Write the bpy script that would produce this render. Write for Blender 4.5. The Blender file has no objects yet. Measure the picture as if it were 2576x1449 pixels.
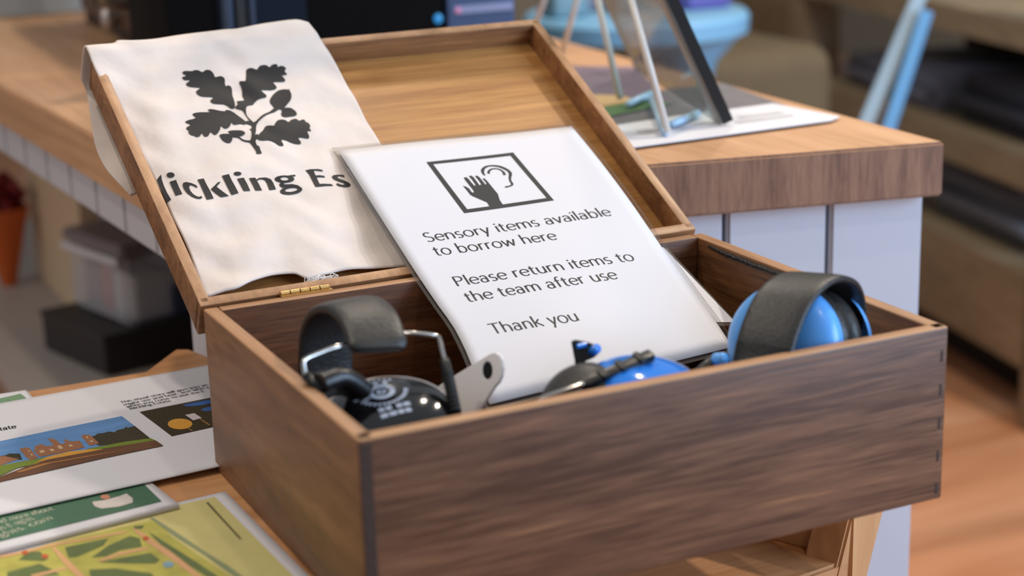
import bpy, bmesh, math, random
from mathutils import Vector, Matrix, Euler
from mathutils.geometry import tessellate_polygon
random.seed(7)
SC = bpy.context.scene
COL = SC.collection

# ------------------------------------------------------------------ camera
FPX = 4336.08
CAM = Vector((-0.4987, -0.9638, 0.4422))
EUL = Euler((math.radians(74.3096), math.radians(1.6138), math.radians(-26.1113)), 'XYZ')
cd = bpy.data.cameras.new('camera'); co = bpy.data.objects.new('camera', cd); COL.objects.link(co)
co.location = CAM; co.rotation_euler = EUL
cd.sensor_width = 36.0; cd.lens = FPX * 36.0 / 2576.0
cd.clip_start = 0.05; cd.clip_end = 60
cd.dof.use_dof = True; cd.dof.focus_distance = 1.262; cd.dof.aperture_fstop = 4.2
SC.camera = co

# ------------------------------------------------------------------ light
w = bpy.data.worlds.new('World'); SC.world = w; w.use_nodes = True
bg = w.node_tree.nodes['Background']; bg.inputs[0].default_value = (0.86, 0.92, 1.0, 1); bg.inputs[1].default_value = 0.36
SC.view_settings.view_transform = 'Standard'; SC.view_settings.look = 'None'
SC.view_settings.gamma = 1.0; SC.view_settings.use_curve_mapping = False
SC.view_settings.exposure = 0.0

def spot(loc, to, power, col, size=0.04, ang=100, blend=0.8):
    l = bpy.data.lights.new('ceiling_or_fill_spot', 'SPOT'); o = bpy.data.objects.new('ceiling_or_fill_spot', l); COL.objects.link(o)
    l.energy = power; l.color = col; l.shadow_soft_size = size; l.spot_size = math.radians(ang); l.spot_blend = blend
    o.location = loc; d = Vector(to) - Vector(loc); o.rotation_euler = d.to_track_quat('-Z', 'Y').to_euler()
    return o
def area(loc, to, power, col, sx, sy):
    l = bpy.data.lights.new('window_light', 'AREA'); o = bpy.data.objects.new('window_light', l); COL.objects.link(o)
    l.shape = 'RECTANGLE'; l.size = sx; l.size_y = sy; l.energy = power; l.color = col
    o.location = loc; d = Vector(to) - Vector(loc); o.rotation_euler = d.to_track_quat('-Z', 'Y').to_euler()
    return o
WARM = (1.0, 0.86, 0.70)
spot((1.50, 0.50, 1.65), (0.1, 0.2, 0.1), 96, WARM)
spot((1.05, 0.75, 1.95), (0.1, 0.2, 0.1), 26, WARM)
spot((0.30, -1.10, 1.90), (0, 0.1, 0), 20, WARM)
spot((-0.55, 0.60, 1.95), (0, 0.2, 0), 36, WARM)
spot((0.55, 1.60, 1.90), (0.2, 0.6, 0), 50, WARM)
spot((1.00, 1.50, 1.90), (2.0, 2.3, -.2), 50, WARM, .05, 90)  # added fill lamp, brightens the background shelving
spot((-1.15, -0.10, 1.95), (-.40, .15, 0), 34, WARM, .05, 60)  # added fill from the left, lifts the leaflets and box side
spot((-2.3, 0.9, 1.25), (0.05, 1.3, -.15), 36, WARM, .06, 60)  # added low fill lamp for the tub under the counter
spot((1.7, 0.2, 1.9), (1.75, 1.0, -.78), 120, WARM, .05, 75)  # added fill lamp, lightens the floor at the right
area((2.4, -2.3, 0.9), (0.2, 0.1, 0.0), 150, (0.52, 0.72, 1.0), 2.2, 1.8)

# ------------------------------------------------------------------ helpers
CM = EUL.to_matrix()
def ray(u, v):
    return CM @ Vector(((u - 1288) / FPX, -(v - 724.5) / FPX, -1.0))
def at_d(u, v, d):                      # the point of the place seen at (u, v), d metres deep
    return CAM + ray(u, v) * d
def on_z(u, v, z):
    r = ray(u, v); return CAM + r * ((z - CAM.z) / r.z)
def on_pl(u, v, p0, n):
    r = ray(u, v); return CAM + r * ((Vector(p0) - CAM).dot(n) / r.dot(n))
def lin(c):
    return tuple(((x / 255.0) / 12.92 if x / 255.0 <= 0.04045 else ((x / 255.0 + 0.055) / 1.055) ** 2.4) for x in c)
def rgba(c): return (*lin(c), 1.0)

MATS = {}
def mat(name, col, rough=0.5, metal=0.0, spec=0.5, noise=0.0, nscale=40.0, bump=0.0, coat=0.0, trans=0.0, ior=1.45, emit=None, alpha=None, stretch=(1, 1, 1)):
    if name in MATS: return MATS[name]
    m = bpy.data.materials.new(name); m.use_nodes = True; nt = m.node_tree; b = nt.nodes['Principled BSDF']
    b.inputs['Base Color'].default_value = rgba(col); b.inputs['Roughness'].default_value = rough
    b.inputs['Metallic'].default_value = metal; b.inputs['Specular IOR Level'].default_value = spec
    b.inputs['Coat Weight'].default_value = coat; b.inputs['Coat Roughness'].default_value = 0.08
    b.inputs['Transmission Weight'].default_value = trans; b.inputs['IOR'].default_value = ior
    if alpha is not None: b.inputs['Alpha'].default_value = alpha
    if emit: b.inputs['Emission Color'].default_value = rgba(emit[0]); b.inputs['Emission Strength'].default_value = emit[1]
    if noise or bump:
        tc = nt.nodes.new('ShaderNodeTexCoord'); mp = nt.nodes.new('ShaderNodeMapping'); mp.inputs['Scale'].default_value = stretch
        nz = nt.nodes.new('ShaderNodeTexNoise'); nz.inputs['Scale'].default_value = nscale; nz.inputs['Detail'].default_value = 5
        nt.links.new(tc.outputs['Object'], mp.inputs[0]); nt.links.new(mp.outputs[0], nz.inputs['Vector'])
        if noise:
            mx = nt.nodes.new('ShaderNodeMix'); mx.data_type = 'RGBA'
            mx.inputs[6].default_value = (*[x * (1 - noise) for x in lin(col)], 1); mx.inputs[7].default_value = (*[min(1, x * (1 + noise)) for x in lin(col)], 1)
            nt.links.new(nz.outputs['Fac'], mx.inputs[0]); nt.links.new(mx.outputs[2], b.inputs['Base Color'])
        if bump:
            bp = nt.nodes.new('ShaderNodeBump'); bp.inputs['Strength'].default_value = bump; bp.inputs['Distance'].default_value = 0.002
            nt.links.new(nz.outputs['Fac'], bp.inputs['Height']); nt.links.new(bp.outputs[0], b.inputs['Normal'])
    MATS[name] = m; return m

def wood(name, dark, mid, light, axis=0, scale=1.0, rough=0.5, bump=0.25, seed=0.0, streak=0.55, stretch=14.0, patches=0.35):
    if name in MATS: return MATS[name]
    m = bpy.data.materials.new(name); m.use_nodes = True; nt = m.node_tree; N = nt.nodes; L = nt.links
    b = N['Principled BSDF']; b.inputs['Specular IOR Level'].default_value = 0.45
    tc = N.new('ShaderNodeTexCoord')
    def mapped(s, off):
        mp = N.new('ShaderNodeMapping'); sc = [s, s, s]; sc[axis] = s / stretch
        mp.inputs['Scale'].default_value = sc; mp.inputs['Location'].default_value = (seed + off, seed * 1.7 + off, seed * .6)
        L.new(tc.outputs['Object'], mp.inputs[0]); return mp
    def nz(s, off, detail, dist=0.0):
        n = N.new('ShaderNodeTexNoise'); n.inputs['Scale'].default_value = 1.0; n.inputs['Detail'].default_value = detail
        n.inputs['Distortion'].default_value = dist; n.inputs['Roughness'].default_value = 0.6
        L.new(mapped(s, off).outputs[0], n.inputs['Vector']); return n
    big = nz(30 * scale, 0.0, 3, 1.2); fine = nz(260 * scale, 5.0, 6, 0.4); patch = nz(11 * scale, 9.0, 2, 0.6)
    add = N.new('ShaderNodeMath'); add.operation = 'MULTIPLY_ADD'; add.inputs[1].default_value = streak
    L.new(fine.outputs['Fac'], add.inputs[0])
    k = N.new('ShaderNodeMath'); k.operation = 'MULTIPLY_ADD'; k.inputs[1].default_value = 1.0 - streak * .6; k.inputs[2].default_value = -0.5 * (streak * .4)
    L.new(big.outputs['Fac'], k.inputs[0]); L.new(k.outputs[0], add.inputs[2])
    pm = N.new('ShaderNodeMath'); pm.operation = 'MULTIPLY_ADD'; pm.inputs[1].default_value = patches; pm.inputs[2].default_value = -patches * .5 - streak * .15
    L.new(patch.outputs['Fac'], pm.inputs[0])
    sm = N.new('ShaderNodeMath'); sm.operation = 'ADD'; L.new(add.outputs[0], sm.inputs[0]); L.new(pm.outputs[0], sm.inputs[1])
    rp = N.new('ShaderNodeValToRGB'); e = rp.color_ramp.elements
    e[0].position = 0.26; e[0].color = rgba(dark); e[1].position = 0.78; e[1].color = rgba(light)
    x = e.new(0.50); x.color = rgba(mid)
    L.new(sm.outputs[0], rp.inputs[0]); L.new(rp.outputs[0], b.inputs['Base Color'])
    rr = N.new('ShaderNodeMath'); rr.operation = 'MULTIPLY_ADD'; rr.inputs[1].default_value = 0.25; rr.inputs[2].default_value = rough - 0.12
    L.new(fine.outputs['Fac'], rr.inputs[0]); L.new(rr.outputs[0], b.inputs['Roughness'])
    bp = N.new('ShaderNodeBump'); bp.inputs['Strength'].default_value = bump; bp.inputs['Distance'].default_value = 0.0006
    L.new(fine.outputs['Fac'], bp.inputs['Height']); L.new(bp.outputs[0], b.inputs['Normal'])
    MATS[name] = m; return m

class MB:
    def __init__(s): s.bm = bmesh.new()
    def box(s, a, b, M=None, bev=0.0, seg=2):
        r = bmesh.ops.create_cube(s.bm, size=1.0); vs = r['verts']
        for v in vs:
            v.co = Vector([(a[i] + b[i]) / 2 + v.co[i] * (b[i] - a[i]) for i in range(3)])
        if bev:
            ed = list({e for v in vs for e in v.link_edges})
            g = bmesh.ops.bevel(s.bm, geom=ed, offset=bev, segments=seg, affect='EDGES', profile=0.5)
            vs = list({v for f in g['faces'] for v in f.verts} | {v for v in vs if v.is_valid})
        if M is not None:
            for v in vs: v.co = M @ v.co
        return s
    def quad(s, pts):
        s.bm.faces.new([s.bm.verts.new(Vector(p)) for p in pts]); return s
    def prism(s, poly, thick_vec):
        t = Vector(thick_vec); a = [s.bm.verts.new(Vector(p)) for p in poly]; b = [s.bm.verts.new(Vector(p) + t) for p in poly]
        n = len(poly); s.bm.faces.new(a); s.bm.faces.new(b[::-1])
        for i in range(n): s.bm.faces.new((a[i], b[i], b[(i + 1) % n], a[(i + 1) % n]))
        return s
    def tube(s, pts, r, n=8, caps=True):
        pts = [Vector(p) for p in pts]; rs = r if isinstance(r, (list, tuple)) else [r] * len(pts)
        rings = []; up = None
        for i, p in enumerate(pts):
            t = (pts[min(i + 1, len(pts) - 1)] - pts[max(i - 1, 0)]).normalized()
            if up is None:
                up = t.orthogonal().normalized()
            up = (up - t * up.dot(t)).normalized(); sd = t.cross(up)
            rings.append([s.bm.verts.new(p + (up * math.cos(2 * math.pi * k / n) + sd * math.sin(2 * math.pi * k / n)) * rs[i]) for k in range(n)])
        for a, b in zip(rings, rings[1:]):
            for k in range(n): s.bm.faces.new((a[k], a[(k + 1) % n], b[(k + 1) % n], b[k]))
        if caps: s.bm.faces.new(rings[0][::-1]); s.bm.faces.new(rings[-1])
        return s
    def sweep(s, pts, wdir, width, thick, n=20, power=3.0, wscale=None):
        # padded flat band along pts, wide along wdir, soft oval section
        pts = [Vector(p) for p in pts]; W0 = Vector(wdir).normalized(); rings = []
        for i, p in enumerate(pts):
            t = (pts[min(i + 1, len(pts) - 1)] - pts[max(i - 1, 0)]).normalized()
            W = (W0 - t * W0.dot(t)).normalized(); nn = t.cross(W)
            k_ = wscale[i] if wscale else 1.0
            ring = []
            for k in range(n):
                a = 2 * math.pi * k / n; c, q = math.cos(a), math.sin(a)
                x = math.copysign(abs(c) ** (2 / power), c) * width / 2 * k_; y = math.copysign(abs(q) ** (2 / power), q) * thick / 2 * (0.75 + 0.25 * k_)
                ring.append(s.bm.verts.new(p + W * x + nn * y))
            rings.append(ring)
        for a, b in zip(rings, rings[1:]):
            for k in range(n): s.bm.faces.new((a[k], a[(k + 1) % n], b[(k + 1) % n], b[k]))
        s.bm.faces.new(rings[0][::-1]); s.bm.faces.new(rings[-1]); return s
    def lathe(s, prof, M, n=48, sx=1.0, sy=1.0, close=False):
        rings = []
        for (r, h) in prof:
            if r < 1e-6: rings.append([s.bm.verts.new(M @ Vector((0, 0, h)))])
            else: rings.append([s.bm.verts.new(M @ Vector((r * sx * math.cos(2 * math.pi * k / n), r * sy * math.sin(2 * math.pi * k / n), h))) for k in range(n)])
        if close: rings.append(rings[0])
        for a, b in zip(rings, rings[1:]):
            for k in range(n):
                k2 = (k + 1) % n
                if len(a) == 1: s.bm.faces.new((a[0], b[k2], b[k]))
                elif len(b) == 1: s.bm.faces.new((a[k], a[k2], b[0]))
                else: s.bm.faces.new((a[k], a[k2], b[k2], b[k]))
        return s
    def build(s, name, m, parent=None, smooth=False, angle=None):
        bmesh.ops.recalc_face_normals(s.bm, faces=s.bm.faces)
        me = bpy.data.meshes.new(name); s.bm.to_mesh(me); s.bm.free()
        ms = m if isinstance(m, (list, tuple)) else [m]
        for x in ms: me.materials.append(x)
        if smooth:
            for p in me.polygons: p.use_smooth = True
            if angle is not None: me.set_sharp_from_angle(angle=math.radians(angle))
        o = bpy.data.objects.new(name, me); COL.objects.link(o)
        if parent is not None:
            o.parent = parent
            if parent.type == 'EMPTY' or True:
                o.matrix_parent_inverse = PW(parent).inverted()
        return o
def PW(o):
    M = o.matrix_basis.copy()
    if o.parent is not None: M = PW(o.parent) @ o.matrix_parent_inverse @ M
    return M
def thing(name, loc, label, cat, group=None):
    o = bpy.data.objects.new(name, None); COL.objects.link(o); o.location = loc; o.empty_display_size = 0.03
    o['label'] = label; o['category'] = cat
    if group: o['group'] = group
    return o
def tag(o, label, cat, group=None):
    o['label'] = label; o['category'] = cat
    if group: o['group'] = group
    return o
def structure(o): o['kind'] = 'structure'; return o
def catmull(P, n=6, closed=False):
    P = [Vector(p) for p in P]; out = []; m = len(P)
    for i in range(m if closed else m - 1):
        g = (lambda j: P[j % m]) if closed else (lambda j: P[max(0, min(m - 1, j))])
        a, b, c, d = g(i - 1), g(i), g(i + 1), g(i + 2)
        for k in range(n):
            t = k / n
            out.append(0.5 * ((2 * b) + (c - a) * t + (2 * a - 5 * b + 4 * c - d) * t * t + (3 * b - a - 3 * c + d) * t ** 3))
    if not closed: out.append(P[-1])
    return out
def flat_polys(polys, fmap, cut=None):
    """polys in a 2-D chart -> one mesh, mapped to 3-D by fmap; cut = longest edge in chart units"""
    m = MB()
    for poly in polys:
        pts = [Vector((p[0], p[1], 0)) for p in poly]
        vs = [m.bm.verts.new(p) for p in pts]
        for tri in tessellate_polygon([pts]):
            try: m.bm.faces.new([vs[i] for i in tri])
            except ValueError: pass
    if cut:
        for _ in range(5):
            ed = [e for e in m.bm.edges if e.calc_length() > cut]
            if not ed: break
            bmesh.ops.subdivide_edges(m.bm, edges=ed, cuts=1); bmesh.ops.triangulate(m.bm, faces=m.bm.faces)
    for v in m.bm.verts: v.co = fmap(v.co.x, v.co.y)
    return m

# ------------------------------------------------------------------ a drawn humanist letter set (strokes with a broad pen)
def A_(cx, cy, rx, ry, a0, a1, n=14):
    return [(cx + rx * math.cos(math.radians(a0 + (a1 - a0) * i / n)), cy + ry * math.sin(math.radians(a0 + (a1 - a0) * i / n))) for i in range(n + 1)]
GL = {
 'a': (.44, [[(.345, 0), (.345, .30)] , A_(.20, .30, .145, .165, 0, 150), A_(.195, .135, .145, .135, 20, 340)]),
 'b': (.50, [[(.075, 0), (.075, .72)], A_(.255, .232, .185, .232, -158, 158, 24)]),
 'c': (.43, [A_(.25, .232, .205, .232, 48, 312, 22)]),
 'd': (.50, [[(.425, 0), (.425, .72)], A_(.245, .232, .185, .232, 22, 338, 24)]),
 'e': (.45, [A_(.24, .232, .20, .232, 4, 318, 24), [(.05, .245), (.43, .245)]]),
 'f': (.30, [[(.135, 0), (.135, .56)], A_(.265, .56, .13, .15, 180, 65), [(.02, .45), (.27, .45)]]),
 'g': (.46, [A_(.21, .31, .155, .155, 0, 360, 22), [(.32, .44), (.44, .465)], [(.12, .18), (.10, .11), (.16, .07), (.30, .05)], A_(.23, -.085, .185, .125, 0, 360, 22)]),
 'h': (.48, [[(.075, 0), (.075, .72)], A_(.24, .27, .165, .19, 180, 0), [(.405, .27), (.405, 0)]]),
 'i': (.15, [[(.075, 0), (.075, .465)], [(.075, .585), (.075, .665)]]),
 'k': (.44, [[(.075, 0), (.075, .72)], [(.35, .465), (.10, .225)], [(.16, .28), (.42, 0)]]),
 'l': (.15, [[(.075, 0), (.075, .72)]]),
 'm': (.74, [[(.075, 0), (.075, .465)], A_(.225, .27, .15, .19, 180, 0), [(.375, .27), (.375, 0)], A_(.52, .27, .145, .19, 180, 0), [(.665, .27), (.665, 0)]]),
 'n': (.48, [[(.075, 0), (.075, .465)], A_(.24, .27, .165, .19, 180, 0), [(.405, .27), (.405, 0)]]),
 'o': (.50, [A_(.25, .232, .21, .232, 0, 360, 28)]),
 'r': (.31, [[(.075, 0), (.075, .465)], A_(.235, .27, .16, .185, 180, 72)]),
 's': (.35, [A_(.175, .348, .125, .117, 42, 250), [(.13, .24), (.22, .215)], A_(.17, .115, .135, .117, 70, -140)]),
 't': (.31, [[(.13, .60), (.13, .13)], A_(.23, .13, .10, .13, 180, 300), [(.015, .45), (.28, .45)]]),
 'u': (.48, [[(.07, .465), (.07, .19)], A_(.23, .19, .16, .19, 180, 360), [(.40, .465), (.40, 0)]]),
 'v': (.42, [[(.02, .465), (.205, 0)], [(.205, 0), (.385, .465)]]),
 'w': (.66, [[(.02, .465), (.18, 0)], [(.18, 0), (.325, .44)], [(.325, .44), (.48, 0)], [(.48, 0), (.63, .465)]]),
 'y': (.42, [[(.02, .465), (.21, .01)], [(.39, .465), (.12, -.215)]]),
 'B': (.52, [[(.085, 0), (.085, .68)], A_(.25, .51, .16, .17, 90, -90), A_(.26, .17, .19, .17, 90, -90), [(.085, .68), (.25, .68)], [(.085, .34), (.26, .34)], [(.085, 0), (.26, 0)]]),
 'E': (.48, [[(.085, 0), (.085, .68)], [(.085, .655), (.42, .655)], [(.085, .35), (.38, .35)], [(.085, .025), (.44, .025)]]),
 'P': (.50, [[(.085, 0), (.085, .68)], A_(.25, .495, .185, .165, 90, -90), [(.085, .66), (.25, .66)], [(.085, .33), (.25, .33)]]),
 'S': (.47, [A_(.235, .50, .16, .16, 38, 245), [(.17, .355), (.31, .315)], A_(.23, .165, .18, .165, 65, -142)]),
 'T': (.52, [[(.02, .655), (.51, .655)], [(.265, 0), (.265, .655)]]),
 ',': (.18, [[(.09, .05), (.06, -.10)]]), '.': (.16, [[(.08, 0), (.08, .075)]]), '&': (.60, [A_(.27, .53, .13, .13, -60, 240), [(.20, .43), (.52, 0)], A_(.24, .18, .19, .18, 150, 400), [(.08, .27), (.30, .44)]]),
 ' ': (.24, []),
}
def strokes_to_polys(line, thick, thin):
    out = []; n = len(line)
    P = [Vector((p[0], p[1])) for p in line]
    sec = []
    for i, p in enumerate(P):
        t = (P[min(i + 1, n - 1)] - P[max(i - 1, 0)])
        if t.length < 1e-9: t = Vector((0, 1))
        t.normalize(); nn = Vector((-t.y, t.x))
        hw = (thin + (thick - thin) * abs(t.y) ** 1.3) / 2
        if n == 2: hw *= 1.06
        sec.append((p + nn * hw, p - nn * hw))
    for a, b in zip(sec, sec[1:]): out.append([a[0], b[0], b[1], a[1]])
    return out
def text_polys(s, thick=.088, thin=.05):
    x = 0; polys = []
    for ch in s:
        adv, st = GL[ch]
        for ln in st:
            polys += [[(p[0] + x, p[1]) for p in q] for q in strokes_to_polys(ln, thick, thin)]
        x += adv + .035
    return polys, x - .035

# ------------------------------------------------------------------ materials
W_BOX = wood('stained_pine', (78, 48, 30), (120, 82, 57), (182, 126, 80), 0, 1.0, .46, .3, 0, streak=.8, stretch=17, patches=.45)
W_SIDE = wood('stained_pine_side', (104, 70, 46), (138, 98, 68), (170, 126, 90), 1, .9, .5, .35, 3.1, streak=.45, stretch=6, patches=.5)
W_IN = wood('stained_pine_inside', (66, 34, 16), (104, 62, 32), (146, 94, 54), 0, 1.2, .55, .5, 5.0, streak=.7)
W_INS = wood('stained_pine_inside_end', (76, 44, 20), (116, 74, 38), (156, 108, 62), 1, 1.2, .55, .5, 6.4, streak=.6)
W_LID = wood('lid_veneer', (140, 94, 48), (170, 122, 68), (196, 148, 90), 0, 1.0, .5, .2, 1.3, streak=.6, patches=.35, stretch=22)
W_RIM = wood('lid_rail_wood', (100, 62, 34), (142, 96, 58), (186, 134, 86), 0, 1.0, .5, .3, 2.2)
W_OAK = wood('oiled_oak', (166, 124, 88), (194, 150, 112), (214, 176, 140), 1, .45, .5, .12, 4.0, streak=.35, patches=.4)
W_OAKX = wood('oiled_oak_table', (158, 108, 66), (188, 136, 90), (210, 160, 112), 0, .5, .5, .12, 8.0, streak=.35)
W_OAKZ = wood('oiled_oak_upright', (160, 112, 70), (190, 140, 94), (212, 164, 116), 2, .6, .5, .12, 8.5, streak=.35)
W_END = wood('oak_end_grain', (112, 78, 58), (144, 106, 82), (168, 128, 102), 2, 1.1, .55, .15, 12.0, streak=.6, stretch=8, patches=.15)
WHITE_PAINT = mat('white_painted_board', (192, 194, 202), .42, noise=.03, nscale=12)
DARKEND = mat('dark_end_grain', (52, 36, 28), .55, noise=.4, nscale=220, bump=.2)
BRASS = mat('brass_hinge', (196, 160, 104), .32, 1.0, noise=.2, nscale=300)
SEAL = mat('black_sealant', (28, 25, 24), .6, bump=.4, nscale=300)
CLOTH = mat('natural_calico', (204, 193, 186), .9, spec=.15, noise=.13, nscale=30, bump=1.0)
INK = mat('black_print', (22, 23, 27), .6, spec=.3, noise=.12, nscale=900)
GREYINK = mat('grey_print', (46, 48, 51), .55, spec=.3, noise=.1, nscale=700)
PAPER = mat('white_paper', (212, 212, 219), .6, spec=.3)
LAMI = mat('laminate_film', (238, 238, 240), .14, spec=.5, noise=.02, nscale=20)
def film(name, tint, glossy_rough, amount):
    m = bpy.data.materials.new(name); m.use_nodes = True; nt = m.node_tree; nt.nodes.clear()
    out = nt.nodes.new('ShaderNodeOutputMaterial'); tr = nt.nodes.new('ShaderNodeBsdfTransparent'); tr.inputs[0].default_value = (*lin(tint), 1)
    gl = nt.nodes.new('ShaderNodeBsdfGlossy'); gl.inputs['Roughness'].default_value = glossy_rough
    fr = nt.nodes.new('ShaderNodeLayerWeight'); fr.inputs[0].default_value = 0.12
    mu = nt.nodes.new('ShaderNodeMath'); mu.operation = 'MULTIPLY'; mu.inputs[1].default_value = amount * .6
    mx = nt.nodes.new('ShaderNodeMixShader'); nt.links.new(fr.outputs[0], mu.inputs[0]); nt.links.new(mu.outputs[0], mx.inputs[0])
    nt.links.new(tr.outputs[0], mx.inputs[1]); nt.links.new(gl.outputs[0], mx.inputs[2]); nt.links.new(mx.outputs[0], out.inputs[0]); return m
FILM = film('clear_pouch_film', (250, 250, 250), .28, .9)
GLASS = film('clear_panel', (226, 232, 230), .03, 1.0)
TUBP = bpy.data.materials.new('clear_tub_plastic'); TUBP.use_nodes = True
TUBP.node_tree.nodes['Principled BSDF'].inputs['Base Color'].default_value = rgba((214, 214, 222)); TUBP.node_tree.nodes['Principled BSDF'].inputs['Roughness'].default_value = .3
TUBP.node_tree.nodes['Principled BSDF'].inputs['Alpha'].default_value = .42
BLACKLEATHER = mat('black_padded_vinyl', (40, 39, 38), .42, spec=.5, bump=.25, nscale=420)
BLACKPLASTIC = mat('black_plastic', (20, 20, 22), .35, bump=.1, nscale=300)
BLACKGLOSS = mat('gloss_black_shell', (14, 14, 16), .10, coat=1.0)
STEEL = mat('polished_wire', (206, 202, 196), .16, 1.0)
BLUEGLOSS = mat('gloss_blue_shell', (30, 118, 214), .12, coat=.8)
PALEBLUE = mat('sky_blue_shell', (92, 164, 236), .34, coat=.2)
GREYPLASTIC = mat('light_grey_plastic', (236, 231, 229), .38, noise=.03)
LOGOGREY = mat('pad_print_grey', (150, 162, 182), .5)

# ------------------------------------------------------------------ the room
FZ = -0.78
W_FLOOR = wood('orange_floorboards', (166, 106, 68), (200, 140, 102), (218, 174, 142), 0, .12, .38, .1, 15, streak=.3, patches=.7)
m = MB(); m.box((-3.5, -3.0, FZ - .05), (6.5, 9.0, FZ)); structure(m.build('floor', W_FLOOR))
WALL = mat('grey_green_wall', (150, 140, 122), .8, noise=.05, nscale=3)
m = MB(); m.box((-3.5, 7.6, FZ), (6.5, 7.75, 2.2)); structure(m.build('wall_back', WALL))
m = MB(); m.box((4.6, -3.0, FZ), (4.75, 7.6, 2.2)); structure(m.build('wall_right', WALL))

# ------------------------------------------------------------------ counter
ZC = 0.1482; TH = 0.0482
Cc = on_z(2378, 357, ZC); ef = Vector((-0.9757, 0.2192, 0)).normalized()      # along the angled end, to the left
dl = Vector((-0.0522, 0.9986, 0)).normalized(); dr = Vector((0.0535, 0.9986, 0)).normalized()
LC = Cc + ef * 0.6315
YF = 2.40
def along(p, d, y): return p + d * ((y - p.y) / d.y)
counter = thing('reception_counter', (0.17, 1.3, FZ), 'long oak-topped counter with white boarded sides behind the wooden box', 'counter')
m = MB(); top_poly = [Cc, LC, along(LC, dl, YF), along(Cc, dr, YF)]
m.prism(top_poly, (0, 0, -TH))
bmesh.ops.bevel(m.bm, geom=list(m.bm.edges), offset=.0022, segments=2, affect='EDGES')
ct = m.build('countertop', [W_OAK, W_END], counter)
nf = Vector((ef.y, -ef.x, 0)); nf = nf if nf.y < 0 else -nf
for p in ct.data.polygons:
    if p.normal.dot(nf) > .9: p.material_index = 1
# angled end: separate white boards
zb = ZC - TH
def board(p0, d, n_in, a, b, z0, z1, th=.014):
    mb = MB(); e0 = p0 + d * a; e1 = p0 + d * b
    poly = [Vector((e0.x, e0.y, z0)), Vector((e1.x, e1.y, z0)), Vector((e1.x, e1.y, z1)), Vector((e0.x, e0.y, z1))]
    mb.prism(poly, n_in * th); bmesh.ops.bevel(mb.bm, geom=list(mb.bm.edges), offset=.0025, segments=2, affect='EDGES')
    return mb
fp = Cc - nf * .020
m = MB()
bk = fp - nf * .016
m.prism([bk + ef * .012 + Vector((0, 0, zb - ZC)), bk + ef * .60 + Vector((0, 0, zb - ZC)), bk + ef * .60 + Vector((0, 0, FZ - ZC)), bk + ef * .012 + Vector((0, 0, FZ - ZC))], -nf * .012)
m.build('end_backing_panel', mat('board_gap_grey', (120, 112, 108), .7), counter)
edges = [.0065, .0985, .195, .2915, .388, .4845, .605]
for i in range(6):
    board(fp, ef, -nf, edges[i] + .0022, edges[i + 1] - .0022, FZ, zb).build('panel_board', WHITE_PAINT, counter)
# left side: apron of short boards, end stile, inner leg, lower shelf
nl = Vector((-dl.y, dl.x, 0)); nl = nl if nl.x < 0 else -nl
sp = LC - nl * .012
ap_t, ap_b = zb, .056
yy = .352
while yy < 2.36:
    a = (yy - sp.y) / dl.y; b = (yy + .094 - sp.y) / dl.y
    board(sp, dl, -nl, a + .001, b - .001, ap_b, ap_t, .016).build('apron_board', WHITE_PAINT, counter)
    yy += .0955
board(sp - nl * .001, dl, -nl, .03, .125, FZ, ap_b, .020).build('end_stile', WHITE_PAINT, counter)
CREAM = mat('cream_painted_leg', (204, 178, 146), .55, noise=.04, nscale=10)
lp0 = Vector((.0, 0, 0)); lnx = Vector((1, 0, 0))
ya, yb = on_pl(62, 413, lp0, lnx).y, on_pl(194, 497, lp0, lnx).y
m = MB(); m.box((.0, yb, -.30), (.03, ya, zb), bev=.002); m.build('counter_leg', CREAM, counter)
board(sp - nl * .018, dl, -nl, 1.85, 2.0, FZ, ap_b + .01, .03).build('counter_leg', CREAM, counter)
m = MB(); m.box((-.15, .40, -.325), (.42, 2.36, -.30)); m.build('lower_shelf', mat('pale_grey_shelf', (176, 168, 162), .5, noise=.05, nscale=8), counter)
m = MB(); m.box((.455, .26, FZ), (.47, 2.36, zb)); m.build('back_panel', mat('dark_brown_panel', (46, 34, 28), .7), counter)

# ------------------------------------------------------------------ table that the box stands on
TT = .024
table = thing('oak_side_table', (-.2, .12, FZ), 'low oak table with a lower shelf and splayed leg, under the wooden box', 'table')
tp = [(-.80, .386), (-.186, .3845), (-.149, .4345), (-.1385, .4285), (-.127, .385), (-.118, .352), (.19, .283), (.165, -.085), (-.80, -.105)]
m = MB(); m.prism([Vector((x, y, 0)) for x, y in tp], (0, 0, -TT)); bmesh.ops.bevel(m.bm, geom=list(m.bm.edges), offset=.0015, segments=2, affect='EDGES')
m.build('table_top', W_OAKX, table)
s0 = Vector((.224, -.0194, -.10)); sr = Vector((-.4037, .9149, 0)); sfd = Vector((-.9917, -.1288, 0))
m = MB(); m.prism([s0, s0 + sr * .20, s0 + sr * .20 + Vector((-.70, 0, 0)), s0 + sfd * .78], (0, 0, -.022)); bmesh.ops.bevel(m.bm, geom=list(m.bm.edges), offset=.0025, segments=2, affect='EDGES')
m.build('lower_shelf', W_OAKX, table)
pv = Vector((.9149, .4037, 0))
m = MB(); q = s0 + pv * .0005 + sr * -.002
m.prism([q + Vector((0, 0, -.5)), q + sr * .20 + Vector((0, 0, -.5)), q + sr * .20 + Vector((0, 0, .075)), q + Vector((0, 0, .075))], pv * .010)
m.build('side_panel', W_OAKZ, table)
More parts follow.
